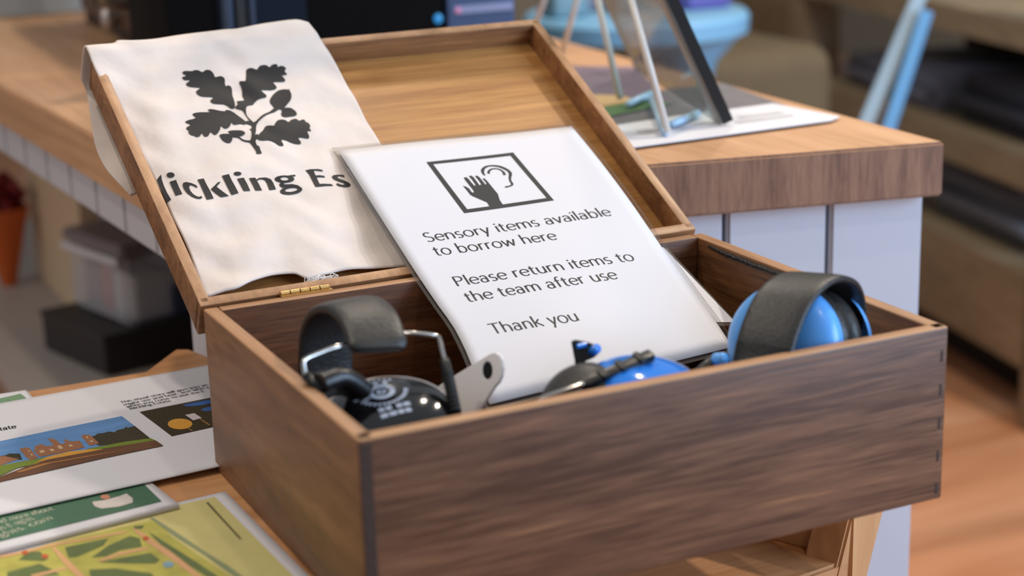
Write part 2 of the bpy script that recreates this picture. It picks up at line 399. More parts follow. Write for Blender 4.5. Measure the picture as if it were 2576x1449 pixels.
# splayed leg: its face seen to the right of the panel
lt = [on_z(2150, 1308, -.055), on_z(2222, 1290, -.055)]
m = MB(); la = s0 + pv * .011 - sr * .004; lb = la + pv * .034
dn_ = Vector((-.20, -.030, -.65))
m.prism([la + Vector((0, 0, .075)), lb + Vector((.012, 0, .075)), lb + Vector((.012, 0, .075)) + dn_ * 1.13, la + Vector((0, 0, .075)) + dn_ * 1.13], sr * .03)
bmesh.ops.bevel(m.bm, geom=list(m.bm.edges), offset=.002, segments=2, affect='EDGES')
m.build('leg', W_OAKZ, table)
for x, y in ((-.76, -.07), (-.76, .35)):
    m = MB(); m.box((x - .02, y - .02, FZ), (x + .02, y + .02, -TT), bev=.003); m.build('leg', W_OAKZ, table)

# ------------------------------------------------------------------ the wooden box
BW, BD, BH = .40, .2917, .1167
hx, hy = BW / 2, BD / 2; t = .0105
box = thing('wooden_box', (0, 0, 0), 'open dark-stained wooden box with hinged lid, holding ear defenders', 'box')
m = MB(); m.box((-hx + .0005, -hy, 0), (hx - .0005, -hy + t, BH), bev=.0016, seg=3); front = m.build('front_panel', W_BOX, box, True, 40)
m = MB(); m.box((-hx + t, hy - t, 0), (hx - t, hy, BH), bev=.0012); m.build('back_panel', W_IN, box, True, 40)
for sx in (-1, 1):
    m = MB(); a, b = (-hx, -hx + t) if sx < 0 else (hx - t, hx)
    m.box((a, -hy + .0006, 0), (b, hy, BH), bev=.0016, seg=3); m.build('side_panel', W_SIDE if sx < 0 else W_INS, box, True, 40)
m = MB(); m.box((-hx + t, -hy + t, .004), (hx - t, hy - t, .010)); m.build('base_panel', W_IN, box)
RIMTOP = wood('pale_rim', (134, 96, 64), (166, 124, 88), (192, 150, 110), 0, .9, .5, .3, 41, streak=.4)  # paler wood for the upward-facing rim faces
RIMTOPY = wood('pale_rim_end', (134, 96, 64), (166, 124, 88), (192, 150, 110), 1, .9, .5, .3, 42, streak=.4)
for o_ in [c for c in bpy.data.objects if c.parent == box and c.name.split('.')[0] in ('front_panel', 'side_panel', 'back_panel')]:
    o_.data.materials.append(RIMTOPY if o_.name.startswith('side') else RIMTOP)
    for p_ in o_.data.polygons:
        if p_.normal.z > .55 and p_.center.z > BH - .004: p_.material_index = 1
# finger joints seen on the front corners
m = MB(); m.box((-hx + .0008, -hy - .0002, .001), (-hx + .0075, -hy + .004, BH - .003)); m.build('finger_joint', DARKEND, front)
zz = .004
while zz < BH - .012:
    m = MB(); m.box((hx - .0062, -hy - .00015, zz), (hx - .0042, -hy + .004, zz + .0075)); m.build('finger_joint', DARKEND, front)
    zz += .0225
# cracked black seal along the right inner wall
m = MB(); pts = []
for i in range(40):
    f = i / 39; y = .120 - f * .10
    pts.append(Vector((hx - t - .0002, y, BH - .0035 - .0012 * math.sin(f * 3) + random.uniform(-.0005, .0005))))
m.tube(pts, [.0009 + .0010 * min(1, f_ / 10) for f_ in range(40)], 6); m.build('seal_strip', SEAL, box)

# lid frame of reference
LR = Euler((math.radians(28.1131), math.radians(-.0347), math.radians(.6391)), 'XYZ').to_matrix()
LO = Vector((-.0012, .1497, .1183))
def LP(x, v, n): return LO + LR @ Vector((x, v, n))
LM = Matrix.Translation(LO) @ LR.to_4x4()
LN = LR @ Vector((0, 0, 1))
LD, LH, LW2 = .296, .0275, .1999
PN = -.0200       # inner face of the lid panel
def on_lid(u, v, n):
    q = LR.transposed() @ (on_pl(u, v, LP(0, 0, n), LN) - LO); return q.x, q.y
m = MB()
m.box((-LW2, 0, -LH), (LW2, .0088, 0), LM, .0014)
m.box((-LW2, LD - .0092, -LH), (LW2, LD, 0), LM, .0020)
m.box((-LW2, .002, -LH), (-LW2 + .0088, LD - .002, 0), LM, .0020)
m.box((LW2 - .0085, .002, -LH), (LW2, LD - .002, 0), LM, .0016)
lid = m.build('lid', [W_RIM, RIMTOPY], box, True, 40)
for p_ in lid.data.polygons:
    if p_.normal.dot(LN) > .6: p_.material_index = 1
m = MB(); m.box((-LW2 + .0006, .0006, -LH - .0005), (LW2 - .0006, LD - .0006, PN), LM, .004, 3); m.build('lid_panel', W_LID, lid, True, 40)
for (hu, hv) in ((768, 739), (1560, 610)):
    c = on_pl(hu, hv, (0, hy + .002, 0), Vector((0, 1, 0)))
    hg = MB(); hg.box((c.x - .019, hy - .003, BH - .0006), (c.x + .019, hy + .004, BH + .0008)); hg = hg.build('hinge', BRASS, box)
    for k in range(5):
        m = MB(); x0 = c.x - .018 + k * .0073
        m.tube([(x0, hy + .0022, BH + .0016), (x0 + .0064, hy + .0022, BH + .0016)], .0017, 10); m.build('hinge_knuckle', BRASS, hg, True, 40)

# ------------------------------------------------------------------ tote bag over the lid
def bag_n(x, v):
    """height of the cloth over the plane of the lid rim"""
    n = -.0065
    k = max(0, (v - .235) / .062); n += .0125 * min(1, k) ** 1.6                # climbs over the top rail
    l = max(0, (-.158 - x) / .034); n -= .0062 * min(1, l) ** 1.5 * max(0, min(1, (.27 - v) / .06))      # tucked inside the left rail
    b = max(0, (.045 - v) / .045); n -= .0035 * min(1, b)
    r = max(0, min(1, (x + .105) / .075)); n -= .0068 * r * r * (3 - 2 * r) * max(0, min(1, (.275 - v) / .06))
    n += .0006 * math.sin(38 * x + 55 * v + 2 * math.sin(31 * v)) * (0.5 + max(0, .14 - v) * 8)
    n += .0005 * math.sin(95 * x - 41 * v + 1.5 * math.sin(60 * x + 20 * v)) + .0006 * math.sin(150 * v + 60 * x + 2 * math.sin(70 * x))
    n += .0012 * math.exp(-((x + .165) / .02) ** 2) * math.sin(60 * v + 1)
    # soft dents in the lower half
    for (px, pv, r, d) in ((-.110, .065, .026, .0030), (-.155, .085, .020, .0026), (-.065, .05, .022, .0024), (-.09, .11, .03, .0018), (-.172, .045, .016, .003), (-.03, .08, .02, .002), (-.13, .03, .018, .0026)):
        n -= d * math.exp(-((x - px) ** 2 + (v - pv) ** 2) / (r * r))
    return max(n, PN + .0014 + .15 * max(0, n - PN))
def px_bag(u, v):
    n = -.005
    for _ in range(6):
        x, y = on_lid(u, v, n); n = bag_n(x, y)
    return Vector((x, y))
left = [px_bag(*p) for p in ((216, 117), (247, 188), (300, 290), (348, 381), (397, 466), (437, 552), (482, 648), (512, 748))]
right = [px_bag(*p) for p in ((776, 56), (803, 92), (860, 190), (905, 270), (955, 357), (1035, 450), (1100, 545), (1160, 642))]
bot = [px_bag(*p) for p in ((512, 748), (560, 733), (600, 722), (640, 703), (690, 690), (738, 687), (775, 700), (815, 690), (860, 680), (940, 674), (1018, 669), (1090, 657), (1160, 642))]
topp = [px_bag(*p) for p in ((216, 117), (285, 112), (300, 104), (340, 101), (400, 99), (470, 90), (560, 77), (605, 71), (680, 58), (742, 49), (776, 56))]
Lc, Rc, Bc, Tc = [catmull([(*p, 0) for p in q], 10) for q in (left, right, bot, topp)]
def samp(c, f):
    d = [0]
    for a, b in zip(c, c[1:]): d.append(d[-1] + (b - a).length)
    s_ = f * d[-1]
    for i in range(len(c) - 1):
        if d[i + 1] >= s_: return c[i].lerp(c[i + 1], (s_ - d[i]) / max(1e-9, d[i + 1] - d[i]))
    return c[-1]
NX, NV = 110, 110
bag = thing('canvas_tote_bag', LP(-.1, .15, PN), 'cream canvas tote bag with black oak-leaf print, draped over the open lid', 'bag')
m = MB(); grid = []
for j in range(NV + 1):
    f = j / NV; row = []
    for i in range(NX + 1):
        g = i / NX
        p = (samp(Lc, f) * (1 - g) + samp(Rc, f) * g) + (samp(Tc, g) * (1 - f) + samp(Bc, g) * f) - (Tc[0] * (1 - f) * (1 - g) + Tc[-1] * (1 - f) * g + Bc[0] * f * (1 - g) + Bc[-1] * f * g)
        row.append((p.x, p.y))
    grid.append(row)
# over the rim and down the back of the lid
back_left = [(216, 226), (224, 270), (238, 350), (262, 405), (296, 450), (330, 478)]
BN = -.040
bl = catmull([(*on_lid(u, v, BN), 0) for u, v in back_left], 6)
rows = []
for i in range(NX + 1):
    x, v = grid[0][i]; g = i / NX
    rows.append((x, v))
vg = [[m.bm.verts.new(LP(x, v, bag_n(x, v))) for (x, v) in row] for row in grid]
extra = []
for k, (dv, n) in enumerate(((.0035, .0045), (.0058, .0005), (.0066, -.006), (.0070, -.014), (.0070, -.022), (.0062, -.030))):
    extra.append([m.bm.verts.new(LP(x - .0003 * k * (1 - i / NX), v + dv, n + .0006 * math.sin(90 * x))) for i, (x, v) in enumerate(rows)])
nb = len(bl) - 1
for j in range(1, nb + 1):
    e = bl[j]; er = []
    for i, (x, v) in enumerate(rows):
        g = i / NX; v0 = v + .006
        vv = e.y * (1 - g) + (v0 + (e.y - bl[0].y) * .75) * g - .02 * g * j / nb; xx = e.x * (1 - g) + (x + .01 * j / nb) * g
        er.append(m.bm.verts.new(LP(xx, vv, BN + .0015 * math.sin(60 * xx + 9 * j / nb) - .006 * j / nb)))
    extra.append(er)
seq = extra[::-1] + vg
for a, b in zip(seq, seq[1:]):
    for i in range(NX): m.bm.faces.new((a[i], a[i + 1], b[i + 1], b[i]))
bg_ = m.build('bag_cloth', CLOTH, bag, True)
if sum(p.normal.dot(LN) for p in bg_.data.polygons) < 0: bg_.data.flip_normals()
so = bg_.modifiers.new('thick', 'SOLIDIFY'); so.thickness = .0011; so.offset = -1
# emblem
E1 = [[(110,235),(150,220),(240,222),(275,208),(330,210),(385,235),(430,207),(480,205),(520,230),(545,265),(558,300),(585,305),(630,292),(675,305),(700,340),(700,390),(712,432),(745,422),(785,440),(800,490),(805,560),(825,620),(840,680),(838,735),(815,750),(780,745),(740,715),(690,690),(620,685),(540,678),(500,650),(505,625),(535,605),(530,590),(480,585),(410,582),(350,570),(305,535),(300,505),(325,485),(352,465),(340,455),(270,450),(200,440),(160,415),(160,395),(190,375),(212,358),(195,350),(140,350),(105,325),(110,305),(150,292),(152,278),(115,262)],
[(905,370),(940,362),(985,362),(995,340),(1000,260),(1000,215),(1030,185),(1080,178),(1140,200),(1160,190),(1190,150),(1240,135),(1290,142),(1320,165),(1340,155),(1370,130),(1420,122),(1440,145),(1445,165),(1475,150),(1520,152),(1558,185),(1540,210),(1545,235),(1568,258),(1560,275),(1500,285),(1515,305),(1545,345),(1535,368),(1490,375),(1400,375),(1380,388),(1400,410),(1425,445),(1410,475),(1350,490),(1280,490),(1220,488),(1215,500),(1240,525),(1280,560),(1275,590),(1230,600),(1170,620),(1130,650),(1090,695),(1060,700),(1020,708),(1000,730),(990,762),(940,768),(890,758),(848,742),(850,720),(880,690),(870,650),(905,640),(968,635),(965,610),(945,570),(945,520),(930,450),(910,410)],
[(935,762),(990,755),(1000,825),(1040,885),(1090,930),(1110,938),(1150,912),(1200,862),(1260,820),(1330,790),(1390,745),(1440,762),(1400,795),(1340,815),(1270,845),(1210,890),(1170,930),(1140,985),(1135,1060),(1126,1112),(1160,1106),(1182,1130),(1175,1165),(1140,1180),(1130,1210),(1150,1260),(1180,1275),(1195,1320),(1215,1375),(1145,1380),(1140,1350),(1100,1290),(1050,1225),(1000,1215),(945,1198),(900,1165),(868,1152),(905,1146),(960,1182),(1040,1195),(1062,1180),(1075,1130),(1072,1060),(1045,1035),(1075,1028),(1070,985),(1040,975),(1010,962),(990,940),(1000,920),(1040,925),(1030,900),(990,840),(960,790)],
[(1332,640),(1345,600),(1390,540),(1450,495),(1520,478),(1588,480),(1606,470),(1606,490),(1630,540),(1630,600),(1605,650),(1570,690),(1540,730),(1500,755),(1430,762),(1395,745),(1370,710),(1340,675)],
[(1482,752),(1520,740),(1560,735),(1620,738),(1680,775),(1708,815),(1700,840),(1660,855),(1600,862),(1540,868),(1500,850),(1490,820),(1500,780)],
[(460,765),(510,755),(570,765),(640,780),(705,785),(710,770),(760,772),(820,800),(880,845),(930,880),(980,920),(1002,962),(960,970),(920,962),(870,970),(820,972),(800,945),(785,950),(775,985),(740,1020),(700,1028),(670,1010),(655,992),(640,1000),(630,1040),(600,1090),(570,1115),(535,1105),(510,1080),(490,1085),(470,1125),(430,1142),(400,1125),(385,1095),(370,1100),(345,1135),(300,1145),(265,1125),(230,1120),(195,1090),(190,1065),(210,1058),(180,1050),(160,1025),(180,1000),(215,985),(200,962),(160,950),(150,930),(190,910),(260,892),(295,875),(270,855),(248,830),(270,812),(340,800),(430,798),(490,797),(485,785)],
[(745,1070),(790,1055),(860,1052),(930,1055),(975,1075),(982,1095),(960,1120),(910,1140),(860,1152),(820,1150),(790,1120),(765,1095)],
[(625,1120),(670,1103),(740,1102),(790,1118),(808,1150),(795,1200),(770,1228),(720,1225),(670,1195),(640,1155)],
[(1175,1130),(1190,1095),(1230,1060),(1250,1030),(1270,1000),(1310,985),(1360,985),(1390,985),(1410,950),(1440,915),(1490,900),(1550,910),(1585,935),(1610,925),(1630,905),(1690,890),(1720,905),(1745,918),(1790,900),(1820,910),(1835,935),(1870,950),(1895,985),(1890,1010),(1885,1025),(1908,1050),(1900,1062),(1855,1065),(1860,1085),(1880,1130),(1875,1165),(1840,1165),(1780,1155),(1735,1155),(1735,1175),(1765,1215),(1755,1245),(1700,1245),(1630,1225),(1550,1190),(1500,1185),(1495,1205),(1520,1250),(1510,1272),(1460,1265),(1410,1230),(1360,1205),(1300,1192),(1230,1195),(1172,1185),(1168,1160)]]
def to_chart(poly, sc, ox, oy, smooth=3):
    q = [(*px_bag(p[0] / sc + ox, p[1] / sc + oy), 0) for p in poly]
    return catmull(q, smooth, True) if smooth else [Vector(p) for p in q]
def bagmap(x, v): return LP(x, v, bag_n(x, v) + .0005)
em = flat_polys([to_chart(p, 5.572, 440, 140) for p in E1], bagmap, .004).build('printed_emblem', INK, bag, True)
def ell(cx, cy, rx, ry, n=24, a0=0): return [(cx + rx * math.cos(a0 + 2 * math.pi * k / n), cy + ry * math.sin(a0 + 2 * math.pi * k / n)) for k in range(n)]
T1 = [[(72,270),(95,232),(125,200),(132,255),(160,340),(198,425),(250,512),(190,555),(150,460),(110,360)], [(230,290),(310,265),(345,350),(390,440),(305,463),(268,378)], ell(243,205,49,33),
 [(578,350),(571,366),(540,345),(500,329),(478,336),(474,365),(492,405),(525,442),(565,468),(600,477),(626,466),(641,485),(615,500),(570,498),(510,475),(450,432),(410,380),(393,332),(402,301),(440,292),(500,305),(555,328)],
 [(578,262),(655,247),(690,320),(740,410),(780,495),(695,512),(650,410),(610,320)], [(745,382),(835,295),(868,288),(815,350),(880,400),(970,465),(870,480),(800,430)],
 [(882,215),(970,193),(1000,260),(1050,350),(1090,428),(1005,455),(960,370),(915,280)], [(1073,250),(1155,238),(1195,310),(1237,400),(1155,405),(1115,330)], ell(1078,188,48,25),
 [(1222,243),(1297,237),(1345,320),(1383,395),(1300,398),(1265,325)], [(1310,262),(1350,240),(1430,235),(1490,255),(1522,300),(1558,382),(1475,393),(1445,310),(1420,270),(1380,256),(1335,264),(1320,278)],
 [(1700,214),(1740,206),(1798,201),(1800,218),(1760,228),(1720,232)],
 [(1640,288),(1690,297),(1655,310),(1652,320),(1690,322),(1760,318),(1830,333),(1866,358),(1800,366),(1740,355),(1680,356),(1640,364),(1608,345),(1598,322),(1612,302)],
 [(1925,145),(1990,132),(2080,130),(2130,140),(2145,160),(2110,155),(2060,149),(2025,151),(2050,210),(2100,207),(2155,215),(2170,236),(2120,230),(2062,233),(2100,315),(2150,313),(2245,317),(2272,338),(2180,340),(2050,352),(2005,265),(1970,195)],
 [(2405,234),(2390,224),(2340,216),(2318,224),(2332,246),(2400,270),(2462,298),(2488,325),(2470,348),(2420,356),(2350,345),(2306,325),(2320,304),(2350,318),(2390,328),(2412,318),(2400,304),(2340,285),(2280,260),(2252,230),(2270,208),(2320,200),(2380,203),(2408,212)]]
def ring_polys(o, i):
    n = len(o); return [[o[k], o[(k + 1) % n], i[(k + 1) % n], i[k]] for k in range(n)]
g_up = ring_polys(ell(1663, 255, 122, 45, 28), ell(1664, 252, 52, 22, 28))
g_lo = ring_polys([(1746 + 138 * math.cos(a) , 396 + 52 * math.sin(a) - 14 * math.cos(a)) for a in [2 * math.pi * k / 28 for k in range(28)]], [(1748 + 80 * math.cos(a), 390 + 24 * math.sin(a) - 9 * math.cos(a)) for a in [2 * math.pi * k / 28 for k in range(28)]])
polys = [to_chart(p, 4.954, 380, 400, 0) for p in T1 + g_up + g_lo]
flat_polys(polys, bagmap, .004).build('printed_lettering', INK, bag, True)
# frayed threads under the hem
m = MB()
for k in range(46):
    c = px_bag(random.uniform(770, 842), random.uniform(700, 708)); pts = []
    for i in range(5):
        pts.append(LP(c.x + random.uniform(-.004, .004), c.y - .0005 + random.uniform(-.0035, .0035) , -.012 + random.uniform(-.001, .006)))
    m.tube(catmull(pts, 4), .00032, 4)
m.build('frayed_thread', mat('white_thread', (226, 222, 220), .9), bag)

# ------------------------------------------------------------------ laminated sheets
SO = Vector((-.04343, .29884, .18610)); SE = Vector((.9997, -.017, -.0147)).normalized(); SN = Vector((.007, -.3815, .9243)).normalized()
SDn = SE.cross(SN) * -1
SDn = Vector((-.0213, -.9242, -.3813)).normalized()
def on_sheet(u, v):
    d = on_pl(u, v, SO, SN) - SO; return d.dot(SE), d.dot(SDn)
def sheet_h(a, b):      # small curl of the pouch off its plane
    h = 0.0
    if b > .225: h -= .7 * (b - .225) ** 2
    h += .0006 * math.sin(a * 30 + b * 22)
    return h
def SP(a, b, off=0.0): return SO + SE * a + SDn * b + SN * (sheet_h(a, b) + off)
sheet = thing('laminated_notice', SO, 'white laminated notice about sensory items, leaning from box onto lid', 'notice')
q_tl, q_tr = Vector(on_sheet(835, 373)), Vector(on_sheet(1443, 310))
ledge = [Vector(on_sheet(*p)) for p in ((835, 373), (925, 517), (1020, 664), (1090, 767), (1128, 820), (1160, 880), (1185, 935), (1228, 1015))]
redge = [Vector(on_sheet(*p)) for p in ((1443, 310), (1520, 406), (1600, 512), (1690, 640), (1760, 735), (1810, 798), (1850, 852), (1862, 868))]
def edge_at(E_, f):
    c = catmull([(*p, 0) for p in E_], 8); return samp(c, f)
def patch(insL, insR, insT, insB, off, th=0.0, n=24):
    mm = MB(); vs = []
    for j in range(n + 1):
        f = insT + (1 - insT - insB) * j / n; a = edge_at(ledge, f); b = edge_at(redge, f); row = []
        for i in range(n + 1):
            g = insL + (1 - insL - insR) * i / n; p = a.lerp(b, g); row.append(mm.bm.verts.new(SP(p.x, p.y, off)))
        vs.append(row)
    for r0, r1 in zip(vs, vs[1:]):
        for i in range(n): mm.bm.faces.new((r0[i], r0[i + 1], r1[i + 1], r1[i]))
    return mm
def solid(o, th): s_ = o.modifiers.new('thick', 'SOLIDIFY'); s_.thickness = th; s_.offset = -1; return o
po = solid(patch(0, 0, 0, 0, .0003).build('plastic_pouch', FILM, sheet, True), .0011)
pa = solid(patch(.018, .018, .013, .013, 0).build('paper_sheet', PAPER, sheet, True), .00035)
smap = lambda a, b: SP(a, b, .00012)
def sh(poly, sc, ox, oy): return [Vector((*on_sheet(p[0] / sc + ox, p[1] / sc + oy), 0)) for p in poly]
K = 7.36
SYM = [[(90,285),(1700,88),(1650,150),(218,322)], [(1700,88),(2455,992),(2318,945),(1650,150)], [(2455,992),(795,1215),(850,1140),(2318,945)], [(795,1215),(90,285),(218,322),(850,1140)],
 [(785,560),(830,548),(870,575),(940,660),(985,708),(1003,700),(990,670),(940,600),(878,530),(920,518),(965,545),(1030,630),(1075,692),(1105,690),(1100,665),(1050,595),(992,528),(1030,518),(1075,545),(1130,610),(1185,680),(1206,678),(1200,655),(1165,610),(1132,575),(1170,568),(1215,610),(1290,700),(1420,860),(1452,970),(1510,1055),(1500,1110),(1290,1135),(1258,1085),(1215,1015),(1100,965),(960,905),(905,875),(860,815),(768,708),(830,725),(890,762),(930,820),(958,835),(975,820),(960,790),(880,690),(800,590)]]
EAR1 = [(1190,520),(1140,500),(1105,440),(1120,385),(1190,340),(1290,322),(1400,325),(1500,348),(1600,395),(1665,450),(1680,500),(1665,560),(1668,610),(1700,660),(1705,690),(1670,715),(1610,735),(1550,742),(1560,715),(1610,710),(1655,690),(1660,675),(1625,610),(1615,540),(1620,490),(1590,440),(1510,395),(1420,362),(1320,350),(1240,358),(1185,390),(1165,430),(1170,480)]
EAR2 = [(1225,480),(1228,435),(1260,402),(1320,382),(1390,380),(1470,400),(1530,440),(1562,480),(1560,508),(1512,505),(1505,470),(1470,430),(1410,405),(1345,402),(1295,420),(1270,450),(1272,480)]
sy = [sh(p, K, 1060, 370) for p in SYM[:4]] + [catmull(sh(p, K, 1060, 370), 3, True) for p in (EAR1, EAR2)] + [sh(SYM[4], K, 1060, 370)]
flat_polys(sy, smap, .01).build('printed_symbol', GREYINK, pa)
def place_text(s_, a_px, b_px, charts, em_, offs, mat_, name, parent, thick=.088, thin=.05):
    pl, wd = text_polys(s_, thick, thin); A = Vector(charts(*a_px)); B = Vector(charts(*b_px)); d = (B - A); L_ = d.length; d.normalize()
    sx = L_ / wd; nrm = Vector((d.y, -d.x)) if charts is on_sheet else Vector((-d.y, d.x))
    out = [[Vector((*(A + d * p[0] * sx + nrm * p[1] * em_), 0)) for p in q] for q in pl]
    return out
lines = [("Sensory items available", (1073, 608), (1541, 543)), ("to borrow here", (1097, 642), (1404, 603)), ("Please return items to", (1149, 719), (1599, 655)), ("the team after use", (1177, 759), (1557, 701)), ("Thank you", (1240, 840), (1460, 806))]
allp = []
for s_, a, b in lines: allp += place_text(s_, a, b, on_sheet, .0168, 0, None, '', None)
flat_polys(allp, smap, .012).build('printed_text', GREYINK, pa)
# a second laminated sheet lying under the first, edges just showing
sh2 = thing('laminated_sheet', SO - SN * .004, 'second laminated sheet, only its edges show under the notice', 'notice')
def on_sheet2(u, v):
    d = on_pl(u, v, SO - SN * .0035, SN) - SO; return d.dot(SE), d.dot(SDn)
c4 = [on_sheet2(*p) for p in ((862, 416), (1430, 356), (1862, 818), (1127, 816))]
m = MB(); m.prism([SO + SE * a + SDn * b - SN * .0035 for a, b in c4], -SN * .0006); m.build('plastic_pouch', FILM, sh2)
c4i = [on_sheet2(*p) for p in ((872, 424), (1422, 364), (1850, 810), (1134, 808))]
m = MB(); m.prism([SO + SE * a + SDn * b - SN * .0036 for a, b in c4i], -SN * .0003); m.build('paper_sheet', PAPER, sh2)

# ------------------------------------------------------------------ ear defenders
def frame_at(c, ax, xdir=(1, 0, 0)):
    z = Vector(ax).normalized(); x = Vector(xdir); x = (x - z * x.dot(z)).normalized(); y = z.cross(x)
    return Matrix(((x.x, y.x, z.x, c[0]), (x.y, y.y, z.y, c[1]), (x.z, y.z, z.z, c[2]), (0, 0, 0, 1)))
def dome_prof(R_, H, rim=.004):
    p = [(R_, 0), (R_, rim)]
    for k in range(1, 13):
        a = k / 12 * math.pi / 2; p.append((R_ * math.cos(a) ** .8 if k < 12 else 0, rim + (H - rim) * math.sin(a)))
    return p
def cushion(mb, M, R_, r_, z0, sx=1.0, sy=1.0):
    prof = [(R_ - r_ + r_ * math.cos(2 * math.pi * k / 16), z0 + r_ * math.sin(2 * math.pi * k / 16)) for k in range(16)]
    mb.lathe(prof, M, 48, sx, sy, close=True)
# left: black pair
eb = thing('black_ear_defenders', (-.11, .02, .012), 'glossy black folding ear defenders, at the left end inside box', 'ear defenders')
path = catmull([at_d(*p) for p in ((952, 880, 1.030), (946, 850, 1.034), (925, 800, 1.047), (887, 768, 1.066), (846, 778, 1.086), (824, 826, 1.100), (819, 900, 1.106), (820, 980, 1.108), (822, 1060, 1.108))], 8)
m = MB(); m.sweep(path, (1, 0, .02), .0365, .0085, 24, 3.2, [min(1, .88 + i * .03) for i in range(len(path))]); m.build('headband', BLACKLEATHER, eb, True, 60)
def pxpath(L_): return catmull([at_d(*p) for p in L_], 5)
m = MB(); m.tube([at_d(*p) for p in ((884, 866, 1.034), (860, 869, 1.03), (845, 873, 1.028))] + pxpath([(845, 873, 1.028), (800, 890, 1.022), (772, 902, 1.018), (764, 912, 1.016), (766, 930, 1.015), (770, 950, 1.014)]), .0015, 8); m.build('wire_arm', STEEL, eb, True)
m = MB(); m.tube(pxpath([(1012, 838, 1.050), (1040, 838, 1.052), (1080, 842, 1.056), (1098, 845, 1.058), (1106, 855, 1.058), (1112, 880, 1.056), (1119, 910, 1.054)]), .0015, 8); m.build('wire_arm', STEEL, eb, True)
m = MB(); a, b = at_d(1117, 903, 1.054), at_d(1148, 1042, 1.040)
m.tube([a, a.lerp(b, .1), b], [.0028, .0032, .0032], 10); sl = m.build('slider', BLACKPLASTIC, eb, True)
for k in range(9):
    c = a.lerp(b, .25 + k * .08); m = MB(); dd = (b - a).normalized(); m.tube([c, c + dd * .0022], .0037, 10); m.build('slider_rib', BLACKPLASTIC, sl)
m = MB(); a, b = at_d(770, 945, 1.014), at_d(815, 985, 1.008); m.tube([a, b], .0034, 10); m.build('slider', BLACKPLASTIC, eb, True)
CB = at_d(970, 1012, 1.035); axb = Vector((-.08, -.32, .94)); MBk = frame_at(CB - axb.normalized() * .018, axb)
m = MB(); m.lathe(dome_prof(.0430, .021), MBk, 56, 1.02, .86); cup = m.build('ear_cup', BLACKGLOSS, eb, True, 50)
m = MB(); cushion(m, MBk, .0462, .0042, .001, 1.02, .86); m.build('cup_rim', mat('grey_cup_rim', (150, 140, 136), .5), cup, True)
m = MB(); cushion(m, MBk, .0445, .012, -.010, 1.02, .86); m.build('ear_cushion', BLACKLEATHER, eb, True)
m = MB(); a, b = at_d(800, 965, 1.010), at_d(905, 985, 1.030); m.sweep(catmull([a, a.lerp(b, .5) + Vector((0, 0, .006)), b], 5), (.3, -.9, .3), .022, .012, 20, 3.0); m.build('hinge_block', BLACKPLASTIC, eb, True, 60)
def dome_h(r): # height of the shell over its rim plane at radius r
    rr = min(.999, (r / .0430)); a = math.acos(rr ** 1.25); return .004 + .017 * math.sin(a)
def cupmap(x, y): return MBk @ Vector((x * 1.02, y * .86, dome_h(math.hypot(x, y)) + .0004))
lg = []
for k in range(28):
    a0, a1 = 2 * math.pi * k / 28, 2 * math.pi * (k + 1) / 28
    for (r0, r1) in ((.0050, .0084), (.0012, .0030)):
        lg.append([(r0 * math.cos(a0), .008 + r0 * math.sin(a0), 0), (r1 * math.cos(a0), .008 + r1 * math.sin(a0), 0), (r1 * math.cos(a1), .008 + r1 * math.sin(a1), 0), (r0 * math.cos(a1), .008 + r0 * math.sin(a1), 0)])
for k, a in enumerate((60, 90, 118, 146, 172, 198)):
    a = math.radians(a); c = Vector((.0112 * math.cos(a), .008 + .0112 * math.sin(a), 0)); u_ = Vector((math.cos(a), math.sin(a), 0)); t_ = Vector((-u_.y, u_.x, 0))
    lg.append([c + u_ * -.0019 + t_ * -.0017, c + u_ * .0019 + t_ * -.0014, c + u_ * .0019 + t_ * .0014, c + u_ * -.0019 + t_ * .0017])
for rad, ang in ((.0165, range(55, 190, 11)), (.0150, range(205, 350, 11))):
    for a in ang:
        a = math.radians(a); c = Vector((rad * math.cos(a), .008 + rad * math.sin(a) * .95, 0)); u_ = Vector((math.cos(a), math.sin(a), 0)); t_ = Vector((-u_.y, u_.x, 0)); h_ = random.uniform(.0010, .0015)
        lg.append([c - u_ * .0014 - t_ * h_, c + u_ * .0014 - t_ * h_ * .5, c + u_ * .0014 + t_ * h_ * .5, c - u_ * .0014 + t_ * h_])
for (x0, x1, y) in ((-.008, -.0045, -.0125), (-.0035, .0002, -.0125), (.0032, .0068, -.0125), (.0076, .0118, -.0125), (-.0085, -.004, -.0185), (-.003, .0015, -.0185), (.0025, .006, -.0185), (.0068, .0105, -.0185)):
    lg.append([(x0, y, 0), (x1, y, 0), (x1, y + .0036, 0), (x0, y + .0036, 0)])
flat_polys([[Vector(p) for p in q] for q in lg], cupmap, .0012).build('printed_mark', LOGOGREY, cup)

# light grey plate with a hole
gp = thing('grey_plastic_tag', at_d(1180, 960, 1.08), 'flat light grey plastic tag with a round hole, beside black ear defenders', 'tag')
dq = 1.085
outl = [(1085, 985), (1115, 962), (1232, 890), (1246, 887), (1257, 893), (1263, 905), (1265, 925), (1262, 945), (1255, 962), (1245, 972), (1195, 1050), (1085, 1060)]
gn = Vector((-.72, -.62, .30)).normalized(); g0 = at_d(1225, 930, dq)
O3 = [on_pl(u, v, g0, gn) for u, v in outl]; hole = [on_pl(1226 + 12 * math.cos(a), 932 + 22 * math.sin(a), g0, gn) for a in [2 * math.pi * k / 20 for k in range(20)]]
m = MB()
ov = [m.bm.verts.new(p) for p in O3]; hv = [m.bm.verts.new(p) for p in hole]
for tri in tessellate_polygon([O3, hole]): m.bm.faces.new([(ov + hv)[i] for i in tri])
r = bmesh.ops.extrude_face_region(m.bm, geom=list(m.bm.faces)); bmesh.ops.translate(m.bm, verts=[x for x in r['geom'] if isinstance(x, bmesh.types.BMVert)], vec=-gn * .0042)
